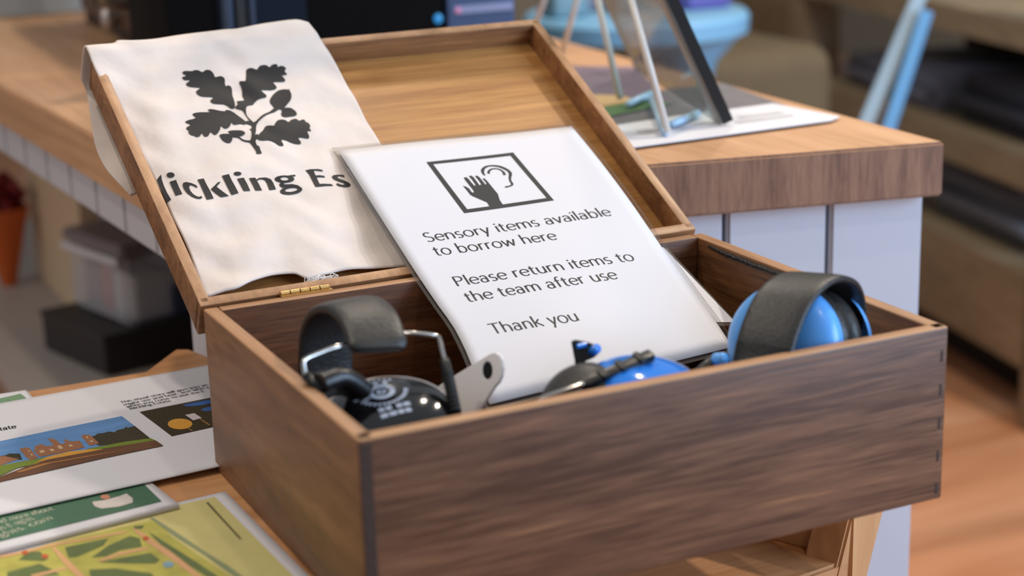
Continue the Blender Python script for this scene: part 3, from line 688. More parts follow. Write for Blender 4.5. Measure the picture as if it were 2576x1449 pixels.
bmesh.ops.bevel(m.bm, geom=[e for e in m.bm.edges if e.is_manifold and e.calc_face_angle() > .7], offset=.0006, segments=2, affect='EDGES')
tpl = m.build('tag_plate', GREYPLASTIC, gp)
m = MB(); m.prism([p - gn * .0004 for p in hole], -gn * .0034); m.build('grommet', BLACKPLASTIC, gp)

# middle: bright blue pair, folded, lying low behind the front wall
em_ = thing('blue_ear_defenders', (.04, -.02, .012), 'bright blue ear defenders with black yoke, half hidden behind front panel', 'ear defenders')
ax2 = Vector((.15, -.25, .95)).normalized(); C2 = at_d(1634, 966, 1.045); M2 = frame_at(C2 - ax2 * .016, ax2)
m = MB(); m.lathe(dome_prof(.0385, .028), M2, 56, 1.14, .95); c2 = m.build('ear_cup', BLUEGLOSS, em_, True, 50)
m = MB(); cushion(m, M2, .039, .011, -.009, 1.1, .9); m.build('ear_cushion', BLACKLEATHER, em_, True)
axh = Vector((-.55, -.15, .82)).normalized(); Ch = at_d(1462, 1010, 1.040)
m = MB(); m.lathe([(.0265, -.012), (.0275, -.004), (.0275, .004), (.0262, .010), (.0232, .0155), (.0190, .0192), (.0140, .0212), (.0075, .0222), (0, .0224)], frame_at(Ch - axh * .006, axh), 48, 1.0, 1.0); m.build('headband_pad', BLACKLEATHER, em_, True)
m = MB(); a, b = at_d(1468, 970, 1.020), at_d(1640, 893, 1.045); d_ = (b - a); mid = a.lerp(b, .5)
ux = d_.normalized(); uz = Vector((0, -.3, 1)); uz = (uz - ux * uz.dot(ux)).normalized(); uy = uz.cross(ux)
MY = Matrix(((ux.x, uy.x, uz.x, mid.x), (ux.y, uy.y, uz.y, mid.y), (ux.z, uy.z, uz.z, mid.z), (0, 0, 0, 1)))
m.box((-d_.length / 2, -.0035, -.003), (d_.length / 2, .0035, .003), MY, .0012); yk = m.build('yoke_bar', BLACKPLASTIC, em_, True, 40)
for k in range(3):
    m = MB(); x0 = -d_.length / 2 + .012 + k * .014; m.box((x0, -.0045, .0005), (x0 + .004, .0045, .0042), MY, .0008); m.build('yoke_rib', BLACKPLASTIC, yk)
m = MB(); m.tube(pxpath([(1330, 1035, 1.030), (1370, 1003, 1.026), (1420, 984, 1.022), (1470, 965, 1.020)]), .0019, 8); m.build('wire_arm', STEEL, em_, True)
# little upright clip
m = MB(); a = [at_d(u, v, 1.060) for u, v in ((1436, 858), (1448, 854), (1485, 862), (1511, 874), (1508, 888), (1492, 902), (1472, 906), (1463, 925), (1446, 925), (1445, 890))]
m.prism(a, ray(1470, 885).normalized() * .010); bmesh.ops.bevel(m.bm, geom=list(m.bm.edges), offset=.0007, segments=1, affect='EDGES'); cl = m.build('clip', BLACKPLASTIC, em_)
m = MB(); m.tube([at_d(1487, 886, 1.062), at_d(1502, 876, 1.056)], .0030, 12); m.build('clip_pin', BLUEGLOSS, cl, True)
m = MB(); m.box((-.0035, -.001, -.0014), (.0035, .001, .0014), Matrix.Translation(at_d(1463, 869, 1.0585)), .0006); m.build('clip_inset', BLUEGLOSS, cl)

# right: sky blue pair standing in the corner
er = thing('sky_blue_ear_defenders', (.155, -.03, .012), 'sky blue ear defenders with wide black headband, at the right end inside box', 'ear defenders')
ax3 = Vector((-.84, -.46, .26)).normalized(); C3 = at_d(1972, 868, 1.095); M3 = frame_at(C3 - ax3 * .004, ax3, (.6, -.7, 0))
m = MB(); m.lathe(dome_prof(.0390, .020), M3, 56, 1.0, 1.0); m.build('ear_cup', PALEBLUE, er, True, 50)
m = MB(); cushion(m, M3, .0398, .009, -.008); cushion(m, M3, .0398, .009, -.026); m.build('ear_cushion', BLACKLEATHER, er, True)
M3b = frame_at(C3 - ax3 * .040, -ax3, (.6, -.7, 0))
m = MB(); m.lathe(dome_prof(.0412, .016), M3b, 56); m.build('ear_cup', PALEBLUE, er, True, 50)
path = catmull([at_d(*p) for p in ((1912, 960, 1.052), (1918, 905, 1.056), (1935, 835, 1.060), (1968, 760, 1.068), (2008, 715, 1.080), (2050, 698, 1.094), (2092, 715, 1.110), (2118, 760, 1.122), (2126, 830, 1.128))], 8)
m = MB(); m.sweep(path, (.62, -.75, .02), .037, .0065, 24, 3.4, [1.0] * (len(path) - 18) + [1 - .30 * k / 18 for k in range(18)]); hb = m.build('headband', BLACKLEATHER, er, True, 60)
m = MB(); m.sweep(path[:13], (.62, -.75, .02), .0372, .0085, 24, 3.4); m.build('headband_end', BLACKPLASTIC, hb, True, 60)
m = MB(); m.tube([at_d(1822, 905, 1.075), at_d(1800, 905, 1.08)], .0045, 12); m.build('pivot_knob', PALEBLUE, er, True)
m = MB(); m.tube([at_d(1800, 905, 1.08), at_d(1775, 925, 1.08), at_d(1750, 948, 1.075)], .0038, 10); m.build('slider', BLACKPLASTIC, er, True)

# ------------------------------------------------------------------ leaflets on the table
def leaf(name, label, cat, corners_px, z, th, matl, wav=0.0, group=None):
    P = [on_z(u, v, z) for u, v in corners_px]; c = sum(P, Vector()) / len(P)
    o = thing(name, (c.x, c.y, z - th), label, cat, group)
    mm = MB(); n = 28; vs = []
    for j in range(n + 1):
        row = []
        for i in range(n + 1):
            f, g = j / n, i / n
            p = (P[0] * (1 - g) + P[1] * g) * (1 - f) + (P[3] * (1 - g) + P[2] * g) * f
            row.append(mm.bm.verts.new(p + Vector((0, 0, wav * math.sin(5 * g + 2) * (1 - f)))))
        vs.append(row)
    for a, b in zip(vs, vs[1:]):
        for i in range(n): mm.bm.faces.new((a[i], a[i + 1], b[i + 1], b[i]))
    pg = mm.build('page', matl, o, True); solid(pg, th)
    return o, pg
def zchart(z): return lambda u, v: (on_z(u, v, z).x, on_z(u, v, z).y)
def zpoly(poly, z): return [Vector((*zchart(z)(u, v), 0)) for u, v in poly]
def printed(name, polys_px, z, matl, parent, lift=.0003, cut=None):
    return [flat_polys([zpoly(p, z)], lambda x, y: Vector((x, y, z + lift)), cut).build(name, matl, parent) for p in polys_px]
def pm(name, c): return mat('print_' + name, c, .6, spec=.25, noise=.12, nscale=240)
GREEN = pm('green', (62, 100, 76)); SKY = mat('print_sky', (96, 138, 190), .6, spec=.25, noise=.35, nscale=22, stretch=(1, 4, 1)); BRICKP = mat('print_brick', (150, 104, 76), .6, spec=.2, noise=.4, nscale=500)
TREE = mat('print_tree', (62, 56, 40), .6, spec=.2, noise=.5, nscale=400); LAWN = pm('lawn', (112, 128, 46)); DRIVE = mat('print_drive', (104, 72, 52), .6, spec=.2, noise=.3, nscale=60, stretch=(1, 6, 1)); SANDP = pm('sand', (204, 150, 66))
# map leaflet, lowest
Z1, Z2, Z3 = .0012, .0034, .0056
mo, mp_ = leaf('map_leaflet', 'garden map leaflet in greens and yellows, lowest in front of the box side', 'leaflet', [(0, 1368), (567, 1236), (868, 1540), (-200, 1700)], Z1, .0010, PAPER)
YEL = mat('print_map_yellow', (200, 190, 128), .6, spec=.3, noise=.10, nscale=30); HEDGE = mat('print_hedge', (96, 110, 66), .6, spec=.25, noise=.3, nscale=90); PATH = pm('path', (206, 160, 116)); LIME = mat('print_lime', (176, 170, 84), .6, spec=.25, noise=.35, nscale=60); RIVER = pm('river', (136, 146, 110)); REDP = pm('red', (184, 92, 52)); BLUEP = pm('lake', (126, 158, 176))
def z5(poly): return [(p[0] / 3.3026, p[1] / 3.3026 + 1180) for p in poly]
printed('printed_ground', [z5([(-60, 760), (1480, 300), (1785, 232), (2450, 900), (2700, 1300), (-600, 1400)])], Z1, YEL, mp_, .0002)
printed('printed_lawn', [z5(p) for p in ([(-60, 740), (1290, 420), (1420, 560), (1900, 888), (2100, 1100), (-300, 1300)],)], Z1, LIME, mp_, .0003)
printed('printed_hedge', [z5(p) for p in ([(540, 655), (900, 580), (860, 640), (640, 735), (570, 740)], [(760, 740), (900, 640), (1080, 560), (1160, 580), (1180, 650), (1000, 680), (880, 730)], [(820, 780), (1020, 740), (1250, 700), (1330, 760), (1290, 790), (1100, 790)], [(150, 760), (240, 690), (330, 690), (400, 750), (360, 770)], [(60, 860), (330, 790), (440, 840), (500, 888), (60, 920)], [(740, 840), (960, 830), (1260, 870), (1300, 930), (760, 930)], [(1230, 520), (1290, 560), (1480, 680), (1760, 860), (1900, 960), (1850, 980), (1560, 800), (1380, 680)], [(1110, 480), (1200, 470), (1180, 500), (1120, 505)])], Z1, HEDGE, mp_, .0004)
printed('printed_path', [z5(p) for p in ([(1100, 505), (1140, 505), (1420, 690), (1560, 800), (1700, 920), (1640, 920), (1400, 740), (1230, 620)], [(425, 655), (455, 650), (600, 790), (740, 930), (670, 930), (540, 800)], [(820, 760), (1000, 695), (1230, 650), (1240, 670), (1000, 720), (840, 775)], [(0, 720), (180, 690), (440, 625), (1050, 520), (1050, 535), (440, 645), (190, 710), (0, 745)], [(250, 888), (540, 820), (560, 835), (280, 905)])], Z1, PATH, mp_, .0005)
printed('printed_river', [z5([(1240, 408), (1275, 408), (1480, 540), (1750, 720), (1900, 810), (2020, 900), (1960, 905), (1700, 720), (1420, 540)])], Z1, RIVER, mp_, .0005)
printed('printed_marker', [z5(p) for p in (ell(1212, 583, 26, 18), ell(208, 700, 28, 18), ell(375, 730, 30, 18))], Z1, REDP, mp_, .0006)
printed('printed_lake', [z5([(1350, 790), (1400, 772), (1450, 790), (1430, 820), (1370, 825)])], Z1, BLUEP, mp_, .0006)
printed('printed_scale_bar', [z5([(1712, 285), (1730, 280), (2008, 585), (1990, 588)])], Z1, pm('dark_olive', (104, 98, 62)), mp_, .0006)
# green leaflet with its curled lower edge
go, gpg = leaf('green_leaflet', 'dark green folded leaflet with white border, between visual story and map', 'leaflet', [(-260, 1270), (358, 1196), (448, 1266), (-260, 1450)], Z2, .0015, PAPER)
GREENB = mat('print_green_wash', (70, 108, 84), .5, spec=.35, noise=.25, nscale=14)
printed('printed_panel', [[(-260, 1290), (0, 1240), (339, 1196), (407, 1262), (0, 1363), (-260, 1428)]], Z2, GREENB, gpg)
printed('printed_drawing', [[(232, 1264), (262, 1260), (300, 1250), (318, 1243), (334, 1255), (334, 1266), (300, 1276), (255, 1281), (238, 1275)]], Z2, pm('drawing', (204, 196, 192)), gpg, .0005)
printed('printed_face', [ell(265, 1252, 12, 6, 16)], Z2, pm('face', (190, 128, 104)), gpg, .0006)
tp_ = []
for s_, a, b in (("and more about", (-16, 1322), (136, 1284)), ("days & nights", (-20, 1342), (88, 1308)), ("nights. com", (-20, 1362), (136, 1306))):
    tp_ += place_text(s_, a, b, zchart(Z2), .010, 0, None, '', None, .10, .07)
flat_polys(tp_, lambda x, y: Vector((x, y, Z2 + .0005))).build('printed_text', pm('pale_green_text', (186, 190, 170)), gpg)
m = MB(); pts = [on_z(-260, 1452, Z2) + Vector((0, 0, -.0002)), on_z(448, 1272, Z2) + Vector((0, 0, -.0002))]
m.tube(pts, .0021, 12); m.build('folded_edge', PAPER, gpg, True)
# far corner leaflet
fo, fpg = leaf('corner_leaflet', 'white-edged green leaflet, only its corner shows at the back of table', 'leaflet', [(-200, 1020), (66, 981), (140, 1062), (-140, 1110)], Z2, .0012, PAPER)
printed('printed_panel', [[(-150, 1030), (0, 1003), (52, 991), (66, 1002), (-100, 1060)]], Z2, pm('sage', (112, 146, 112)), fpg)
# visual story leaflet on top
vo, vpg = leaf('visual_story_leaflet', 'white visual story leaflet with country house photograph, left of the wooden box', 'leaflet', [(-260, 1062), (620, 901), (560, 1170), (-260, 1352)], Z3, .0007, PAPER)
K7 = 4.6
def z7(poly): return [(p[0] / K7, p[1] / K7 + 1040) for p in poly]
printed('photo_sky', [z7([(-300, 390), (0, 325), (700, 178), (1410, 35), (1560, 150), (1700, 262), (1745, 298), (1450, 345), (1000, 425), (570, 508), (0, 618), (-300, 700)])], Z3, SKY, vpg)
printed('photo_trees', [z7(p) for p in ([(1000, 290), (1100, 262), (1130, 238), (1200, 232), (1260, 215), (1330, 222), (1350, 200), (1440, 180), (1460, 158), (1480, 172), (1560, 150), (1700, 262), (1745, 298), (1450, 345), (1150, 380), (1050, 340)], [(-100, 520), (60, 490), (110, 470), (230, 470), (260, 540), (0, 560)])], Z3, TREE, vpg, .0004)
printed('photo_house', [z7(p) for p in ([(225, 420), (260, 405), (320, 400), (345, 412), (440, 520), (350, 545), (300, 510)], [(380, 430), (410, 425), (400, 385), (440, 378), (450, 368), (500, 362), (520, 385), (600, 380), (620, 375), (560, 305), (575, 290), (610, 305), (650, 310), (690, 352), (720, 360), (760, 345), (735, 315), (760, 303), (790, 325), (860, 330), (920, 320), (980, 400), (720, 460), (460, 510)], [(940, 270), (960, 255), (1030, 255), (1050, 262), (1150, 352), (1040, 382)], [(-200, 560), (0, 505), (60, 500), (100, 510), (220, 535), (0, 610), (-200, 660)])], Z3, BRICKP, vpg, .0005)
printed('photo_window', [z7(p) for p in ([(320, 440), (335, 437), (350, 455), (335, 458)], [(350, 478), (365, 475), (385, 498), (368, 502)], [(450, 440), (500, 432), (525, 460), (475, 470)], [(570, 425), (610, 418), (635, 445), (595, 452)], [(660, 385), (700, 380), (740, 415), (690, 425)], [(790, 375), (830, 368), (850, 390), (812, 398)], [(990, 280), (1010, 276), (1030, 295), (1010, 300)], [(1040, 322), (1062, 318), (1085, 342), (1062, 346)])], Z3, pm('pane', (196, 168, 128)), vpg, .0007)
printed('photo_lawn', [z7(p) for p in ([(-300, 700), (0, 612), (300, 555), (480, 525), (570, 505), (430, 590), (200, 640), (0, 730), (-300, 800)], [(1000, 420), (1450, 335), (1745, 296), (1800, 320), (1300, 400), (1150, 425), (1020, 428)])], Z3, LAWN, vpg, .0006)
printed('photo_sand', [z7([(380, 595), (560, 510), (800, 450), (1050, 425), (1200, 425), (900, 480), (550, 545)])], Z3, SANDP, vpg, .0007)
printed('photo_drive', [z7([(-300, 880), (0, 740), (380, 595), (560, 540), (900, 480), (1300, 400), (1800, 318), (1890, 380), (1200, 525), (0, 800), (-300, 872)])], Z3, DRIVE, vpg, .00055)
printed('photo_track', [z7([(180, 690), (500, 590), (900, 520), (1500, 420), (1000, 515), (600, 585), (240, 690)])], Z3, pm('track', (170, 116, 66)), vpg, .0007)
MEADOW = mat('print_meadow', (58, 50, 30), .6, spec=.2, noise=.6, nscale=500)
printed('photo_meadow', [[(351, 1037), (445, 1018), (560, 995), (590, 1060), (531, 1076), (432, 1098), (390, 1066)]], Z3, MEADOW, vpg)
printed('photo_sign', [[(466, 1045), (489, 1041), (508, 1053), (486, 1059)]], Z3, pm('signwhite', (196, 186, 196)), vpg, .0005)
printed('photo_paddle', [ell(453, 1068, 31, 13.5, 28, .2)], Z3, pm('paddle', (206, 150, 58)), vpg, .0005)
printed('photo_post', [[(472, 1079), (476, 1079), (486, 1085), (482, 1086)], [(502, 1057), (506, 1056), (529, 1070), (526, 1072)]], Z3, pm('post', (150, 110, 64)), vpg, .0006)
printed('photo_tent', [[(459, 1020), (520, 1008), (560, 1004), (560, 1012), (500, 1022), (470, 1024)], [(504, 1032), (520, 1026), (545, 1022), (545, 1034), (515, 1036)]], Z3, pm('tent', (58, 96, 160)), vpg, .0005)
tx = []
for s_, a, b in (("This visual story will give you an", (305, 1015), (524, 970)), ("might see and hear, and who y", (313, 1021), (527, 976)), ("when you come to visit the E", (320, 1026), (516, 986)), ("Blickling Estate", (328, 1031), (431, 1010)), ("Estate", (-24, 1088), (42, 1077))):
    tx += place_text(s_, a, b, zchart(Z3), .0062 if s_ != 'Estate' else .0115, 0, None, '', None, .12, .06)
flat_polys(tx, lambda x, y: Vector((x, y, Z3 + .0004))).build('printed_text', INK, vpg)

# ------------------------------------------------------------------ on the counter
# leaflets under the glass panel
def cleaf(name, label, px, z, matl):
    P = [on_z(u, v, z) for u, v in px]; c = sum(P, Vector()) / len(P); mm = MB(); mm.prism(P, (0, 0, -.0009))
    o = mm.build(name, matl); tag(o, label, 'leaflet'); return o
GREYP = mat('print_grey_leaflet', (112, 108, 112), .5, noise=.3, nscale=40)
PURP = mat('print_mauve_leaflet', (120, 106, 120), .5, noise=.25, nscale=30)
cleaf('grey_leaflet', 'grey printed leaflet under white sheet, at the right edge of the counter', [(1500, 330), (1985, 268), (1815, 208), (1480, 250)], ZC + .0011, GREYP)
mo2 = cleaf('mauve_leaflet', 'mauve and tan leaflet with green edge, under the glass panel by the lid', [(1470, 305), (1690, 262), (1600, 168), (1400, 165)], ZC + .0022, PURP)
printed('printed_band', [[(1480, 262), (1560, 280), (1640, 262), (1560, 240), (1470, 238)]], ZC + .0022, pm('tan', (206, 172, 128)), mo2)
printed('printed_green', [[(1500, 300), (1690, 262), (1650, 250), (1560, 262), (1480, 275)]], ZC + .0022, pm('leafgreen', (92, 120, 84)), mo2, .0005)
ws = cleaf('white_sheet', 'white printed sheet with curled corner, under the black-edged glass panel', [(1560, 374), (2092, 302), (2112, 292), (1945, 260), (1700, 292), (1500, 322)], ZC + .0034, PAPER)
printed('printed_text', [[(1850, 293), (1960, 280), (1975, 285), (1865, 299)], [(1845, 305), (1990, 288), (2000, 292), (1860, 311)], [(1600, 330), (1720, 318), (1725, 323), (1605, 336)]], ZC + .0034, pm('faint', (186, 184, 188)), ws, .0003)
# glass panel in a grey frame with a black edge, leaning
b0 = on_z(1818, 312, ZC + .0045); b1 = on_z(1604, 172, ZC + .0045); bd = (b1 - b0); bl_ = bd.length; bd.normalize()
lean = Vector((-bd.y, bd.x, 0)); lean = lean if lean.x < 0 else -lean
best = None
for k in range(0, 700):
    a = math.radians(k * .1); up = Vector((0, 0, 1)) * math.cos(a) + lean * math.sin(a); p = b0 + up * .3
    q = EUL.to_matrix().transposed() @ (p - CAM); uu, vv = 1288 + FPX * q.x / -q.z, 724.5 - FPX * q.y / -q.z
    ex = abs((uu - 1818) * (0 - 312) - (vv - 312) * (1676 - 1818))
    if best is None or ex < best[0]: best = (ex, a, up)
up = best[2]; pn = bd.cross(up).normalized(); pn = pn if pn.x < 0 else -pn
GF = mat('grey_panel_frame', (150, 146, 142), .4); BE = mat('matt_black_edge', (12, 12, 14), .5)
gh = .42; fo_ = thing('glass_display_panel', b0 + bd * bl_ / 2, 'leaning clear glass panel with grey frame and black edge, on the counter', 'display panel')
def slab(o_, du, dv, a0, a1, c0, c1, n_, th): 
    mm = MB(); mm.prism([o_ + du * a0 + dv * c0, o_ + du * a1 + dv * c0, o_ + du * a1 + dv * c1, o_ + du * a0 + dv * c1], n_ * th); return mm
slab(b0, bd, up, -.004, .0, 0, gh, -pn, .010).build('edge_trim', BE, fo_)
slab(b0, bd, up, .0005, .022, 0, gh, pn, .003).build('frame_stile', GF, fo_)
slab(b0, bd, up, bl_ - .010, bl_, 0, gh, pn, .003).build('frame_stile', mat('tan_panel_edge', (156, 132, 104), .5), fo_)
slab(b0, bd, up, .022, bl_ - .010, gh - .02, gh, pn, .003).build('frame_rail', GF, fo_)
slab(b0, bd, up, .022, bl_ - .010, 0, gh - .02, pn, .0025).build('glass_pane', GLASS, fo_)
# white wire stand
wst = thing('white_wire_stand', on_z(1600, 250, ZC), 'white wire easel stand holding the leaning glass panel on counter', 'stand')
WW = mat('white_wire', (206, 200, 192), .35)
def rod(p, q, r=.0034):
    mm = MB(); mm.tube([p, q], r, 10); mm.build('wire_leg', WW, wst, True)
zt = ZC + .33
r1 = on_z(1680, 334, ZC + .007); rod(r1, on_pl(1588, 0, r1 + Vector((0, .05, 0)), Vector((0, 1, 0))).lerp(r1, -.25))
r2 = on_z(1560, 248, ZC + .007); rod(r2, on_pl(1504, 0, r2 + Vector((0, .0, 0)), Vector((0, 1, 0))).lerp(r2, -.25))
r3 = on_z(1412, 140, ZC + .007); rod(r3, on_pl(1452, 0, r3 - Vector((0, .05, 0)), Vector((0, 1, 0))).lerp(r3, -.5))
r4 = on_z(1335, 95, ZC + .007); rod(r4, on_pl(1368, 0, r4 - Vector((0, .05, 0)), Vector((0, 1, 0))).lerp(r4, -.6))
WB = mat('blue_lit_wire', (168, 198, 222), .3)  # wire feet: the blue light on them is put into the colour
for a, b in (((1580, 262), (1652, 230)), ((1690, 312), (1756, 285)), ((1672, 332), (1640, 250))):
    mm = MB(); mm.tube([on_z(*a, ZC + .008), on_z(*b, ZC + .008)], .0036, 10); mm.build('wire_foot', WB, wst, True)

# brown cabinet with knob and slots
bc0 = on_z(425, 168, ZC); bc1 = on_z(207, 55, ZC)
till = thing('brown_wooden_cabinet', ((bc0 + bc1) / 2 + Vector((.12, 0, 0))), 'brown wooden cabinet with metal knob and dark slots, far left on counter', 'cabinet')
BRN = wood('brown_cabinet_wood', (76, 52, 40), (96, 68, 52), (114, 84, 66), 1, .8, .45, .15, 21)
td = (bc1 - bc0); tl = td.length; td.normalize(); tn = Vector((td.y, -td.x, 0))
m = MB(); m.prism([bc0 + Vector((0, 0, .018)), bc1 + Vector((0, 0, .018)), bc1 + tn * .13 + Vector((0, 0, .018)), bc0 + tn * .13 + Vector((0, 0, .018))], (0, 0, .30)); bmesh.ops.bevel(m.bm, geom=list(m.bm.edges), offset=.004, segments=2, affect='EDGES'); m.build('cabinet_body', BRN, till)
m = MB(); m.prism([bc0 + tn * .006, bc1 + tn * .006, bc1 + tn * .12, bc0 + tn * .12], (0, 0, .018)); m.build('plinth', mat('dark_plinth', (58, 42, 34), .6), till)
def onface(u, v): return on_pl(u, v, bc0 - tn * .001, tn)
m = MB(); a, b = onface(332, 24), onface(384, 44); m.prism([a + Vector((0, 0, .008)), b + Vector((0, 0, .008)), b - Vector((0, 0, .008)), a - Vector((0, 0, .008))], -tn * .002); m.build('slot', mat('dark_slot', (34, 24, 20), .8), till)
m = MB(); a, b = onface(240, 0), onface(290, 6); m.prism([a + Vector((0, 0, .008)), b + Vector((0, 0, .008)), b - Vector((0, 0, .008)), a - Vector((0, 0, .008))], -tn * .002); m.build('slot', MATS['dark_slot'], till)
kc = onface(298, 46); m = MB(); m.lathe([(0, .024), (.011, .022), (.0145, .014), (.011, .007), (.006, .004), (.006, 0)], frame_at(kc, -tn, (0, 0, 1)), 24, 1.5, 1.0); m.build('knob', mat('steel_knob', (186, 176, 172), .3, .8), till, True)
kc = onface(322, 6); m = MB(); m.tube([kc, kc - tn * .03, kc - tn * .03 + Vector((0, 0, .04))], .010, 12); m.build('lever', mat('worn_metal_lever', (150, 140, 130), .4, .7), till, True)

# black till in front of it
yB = .86
xa, xb = on_pl(420, 60, (0, yB, 0), Vector((0, 1, 0))).x, on_pl(1118, 40, (0, yB, 0), Vector((0, 1, 0))).x
tb = thing('black_till', ((xa + xb) / 2, yB + .08, ZC), 'black and navy till with ribbed casing, standing on counter behind the box', 'till')
NAVY = mat('navy_casing', (8, 22, 40), .7, spec=.2); BLK = mat('black_casing', (5, 5, 8), .8, spec=.15)
m = MB(); m.box((xa, yB, ZC), (xb, yB + .17, ZC + .36), bev=.006); m.build('casing', BLK, tb, True, 40)
xp = lambda u: on_pl(u, 40, (0, yB, 0), Vector((0, 1, 0))).x
m = MB(); m.box((xp(546), yB - .004, ZC + .01), (xp(770), yB + .002, ZC + .35), bev=.0015); m.build('navy_panel', NAVY, tb)
for u, r_ in ((566, .0062), (628, .0038)):
    m = MB(); m.tube([(xp(u), yB - .006, ZC + .01), (xp(u) + .004, yB - .006, ZC + .35)], r_, 12); m.build('rib', mat('slate_rib', (60, 82, 112), .6), tb, True)
m = MB(); m.box((xp(590), yB - .007, ZC + .01), (xp(616), yB - .003, ZC + .35), bev=.001); m.build('dark_strip', mat('dark_strip_grey', (26, 26, 32), .5), tb)
p = on_pl(1102, 47, (0, yB - .002, 0), Vector((0, 1, 0))); m = MB(); m.lathe([(0, .002), (.0055, .0015), (.0060, 0)], frame_at(p, (0, -1, 0)), 20); m.build('indicator_lamp', mat('blue_indicator', (40, 130, 190), .3, emit=((30, 120, 190), .35)), tb)
# display carton beside it
xc, xd = xp(1126), xp(1296)
dcar = thing('navy_display_carton', ((xc + xd) / 2, yB + .06, ZC), 'navy carton with lilac stripe and pink dot, beside the black till', 'carton')
NB = mat('navy_card', (52, 72, 112), .5, noise=.1, nscale=30)
m = MB(); m.box((xc, yB, ZC), (xd, yB + .12, ZC + .30), bev=.002); m.build('carton_body', NB, dcar)
z_at = lambda v: on_pl(1200, v, (0, yB, 0), Vector((0, 1, 0))).z
m = MB(); m.box((xp(1142), yB - .0012, z_at(31)), (xp(1290), yB + .001, z_at(11))); m.build('stripe', mat('lilac_stripe', (132, 142, 180), .5), dcar)
m = MB(); m.lathe([(0, .0016), (.0036, .0012), (.0040, 0)], frame_at((xp(1152), yB - .001, z_at(22)), (0, -1, 0)), 20); m.build('dot', mat('pink_dot', (206, 136, 180), .5), dcar)
lc = thing('lilac_box', (xp(1322), yB + .16, ZC), 'small lilac box standing behind the wire stand on counter', 'box')
m = MB(); m.box((xp(1285), yB + .13, ZC), (xp(1350), yB + .19, ZC + .20), bev=.003); m.build('carton_body', mat('lilac_card', (176, 168, 190), .5), lc)
# pale partition at the far end
m = MB(); m.box((-.25, 1.76, ZC), (.40, 1.79, ZC + .55), bev=.004); o = m.build('pale_blue_partition', mat('pale_blue_partition_paint', (168, 182, 192), .6, noise=.04, nscale=6)); tag(o, 'pale blue-grey partition standing across the far end of the counter', 'partition')

# ------------------------------------------------------------------ under the counter
bb = thing('black_storage_box', (.0, 1.4, -.30), 'low black storage box on the lower shelf, beneath the clear plastic tub', 'box')
k0 = on_z(272, 950, -.30); k1 = on_z(112, 878, -.30); kd = (k1 - k0); kl = kd.length; kd.normalize(); kn = Vector((kd.y, -kd.x, 0)); kn = kn if kn.x > 0 else -kn
BLKB = mat('black_box_card', (46, 38, 36), .6)
hb_ = .057
m = MB(); m.prism([k0, k1, k1 + kn * .20, k0 + kn * .20], (0, 0, hb_)); bmesh.ops.bevel(m.bm, geom=list(m.bm.edges), offset=.003, segments=2, affect='EDGES'); m.build('box_body', BLKB, bb)
m = MB(); m.prism([k0 - kn * .002 + Vector((0, 0, hb_ - .004)), k1 - kn * .002 + Vector((0, 0, hb_ - .004)), k1 + kn * .202 + Vector((0, 0, hb_ - .004)), k0 + kn * .202 + Vector((0, 0, hb_ - .004))], (0, 0, .006)); m.build('box_lid', mat('charcoal_lid', (44, 42, 44), .5), bb)
zt0 = -.30 + hb_ + .0025
tub = thing('clear_plastic_tub', (.0, 1.4, zt0), 'clear plastic storage tub with grey lid on the black storage box', 'tub')
j0 = on_z(325, 822, zt0); j1 = j0 + kd * kl * .86
m = MB(); m.prism([j0, j1, j1 + kn * .15, j0 + kn * .15], (0, 0, .100)); bmesh.ops.bevel(m.bm, geom=list(m.bm.edges), offset=.006, segments=3, affect='EDGES'); m.build('tub_body', TUBP, tub)
def up_(z): return Vector((0, 0, z))
m = MB(); m.prism([j0 - kn * .006 - kd * .006 + up_(.098), j1 - kn * .006 + kd * .006 + up_(.098), j1 + kn * .156 + kd * .006 + up_(.098), j0 + kn * .156 - kd * .006 + up_(.098)], (0, 0, .018)); bmesh.ops.bevel(m.bm, geom=list(m.bm.edges), offset=.004, segments=2, affect='EDGES'); m.build('tub_lid', mat('grey_tub_lid', (126, 116, 120), .35), tub)
m = MB(); m.prism([j0 - kn * .008 + up_(.088), j1 - kn * .008 + up_(.088), j1 - kn * .008 + up_(.098), j0 - kn * .008 + up_(.098)], -kn * .003); m.build('clip', mat('white_clip', (206, 206, 212), .4), tub)
for i, (c_, f0, f1, h_) in enumerate((((196, 190, 186), .05, .45, .06), ((190, 110, 84), .48, .66, .065), ((70, 86, 130), .0, .3, .04), ((150, 130, 126), .68, .95, .055))):
    m = MB(); a = j0 + kd * kl * .86 * f0 + kn * (.02 + .05 * (i == 2)) + up_(.004); b = j0 + kd * kl * .86 * f1 + kn * (.02 + .05 * (i == 2)) + up_(.004)
    m.prism([a, b, b + kn * .06, a + kn * .06], (0, 0, h_)); o = m.build('packet', mat('packet_%d' % i, c_, .6)); 
    o['label'] = ['pale packet inside the clear tub, nearest its near end', 'orange packet inside the clear plastic tub', 'blue packet inside the clear plastic tub', 'taupe packet inside the clear tub, at its far end'][i]; o['category'] = 'packet'
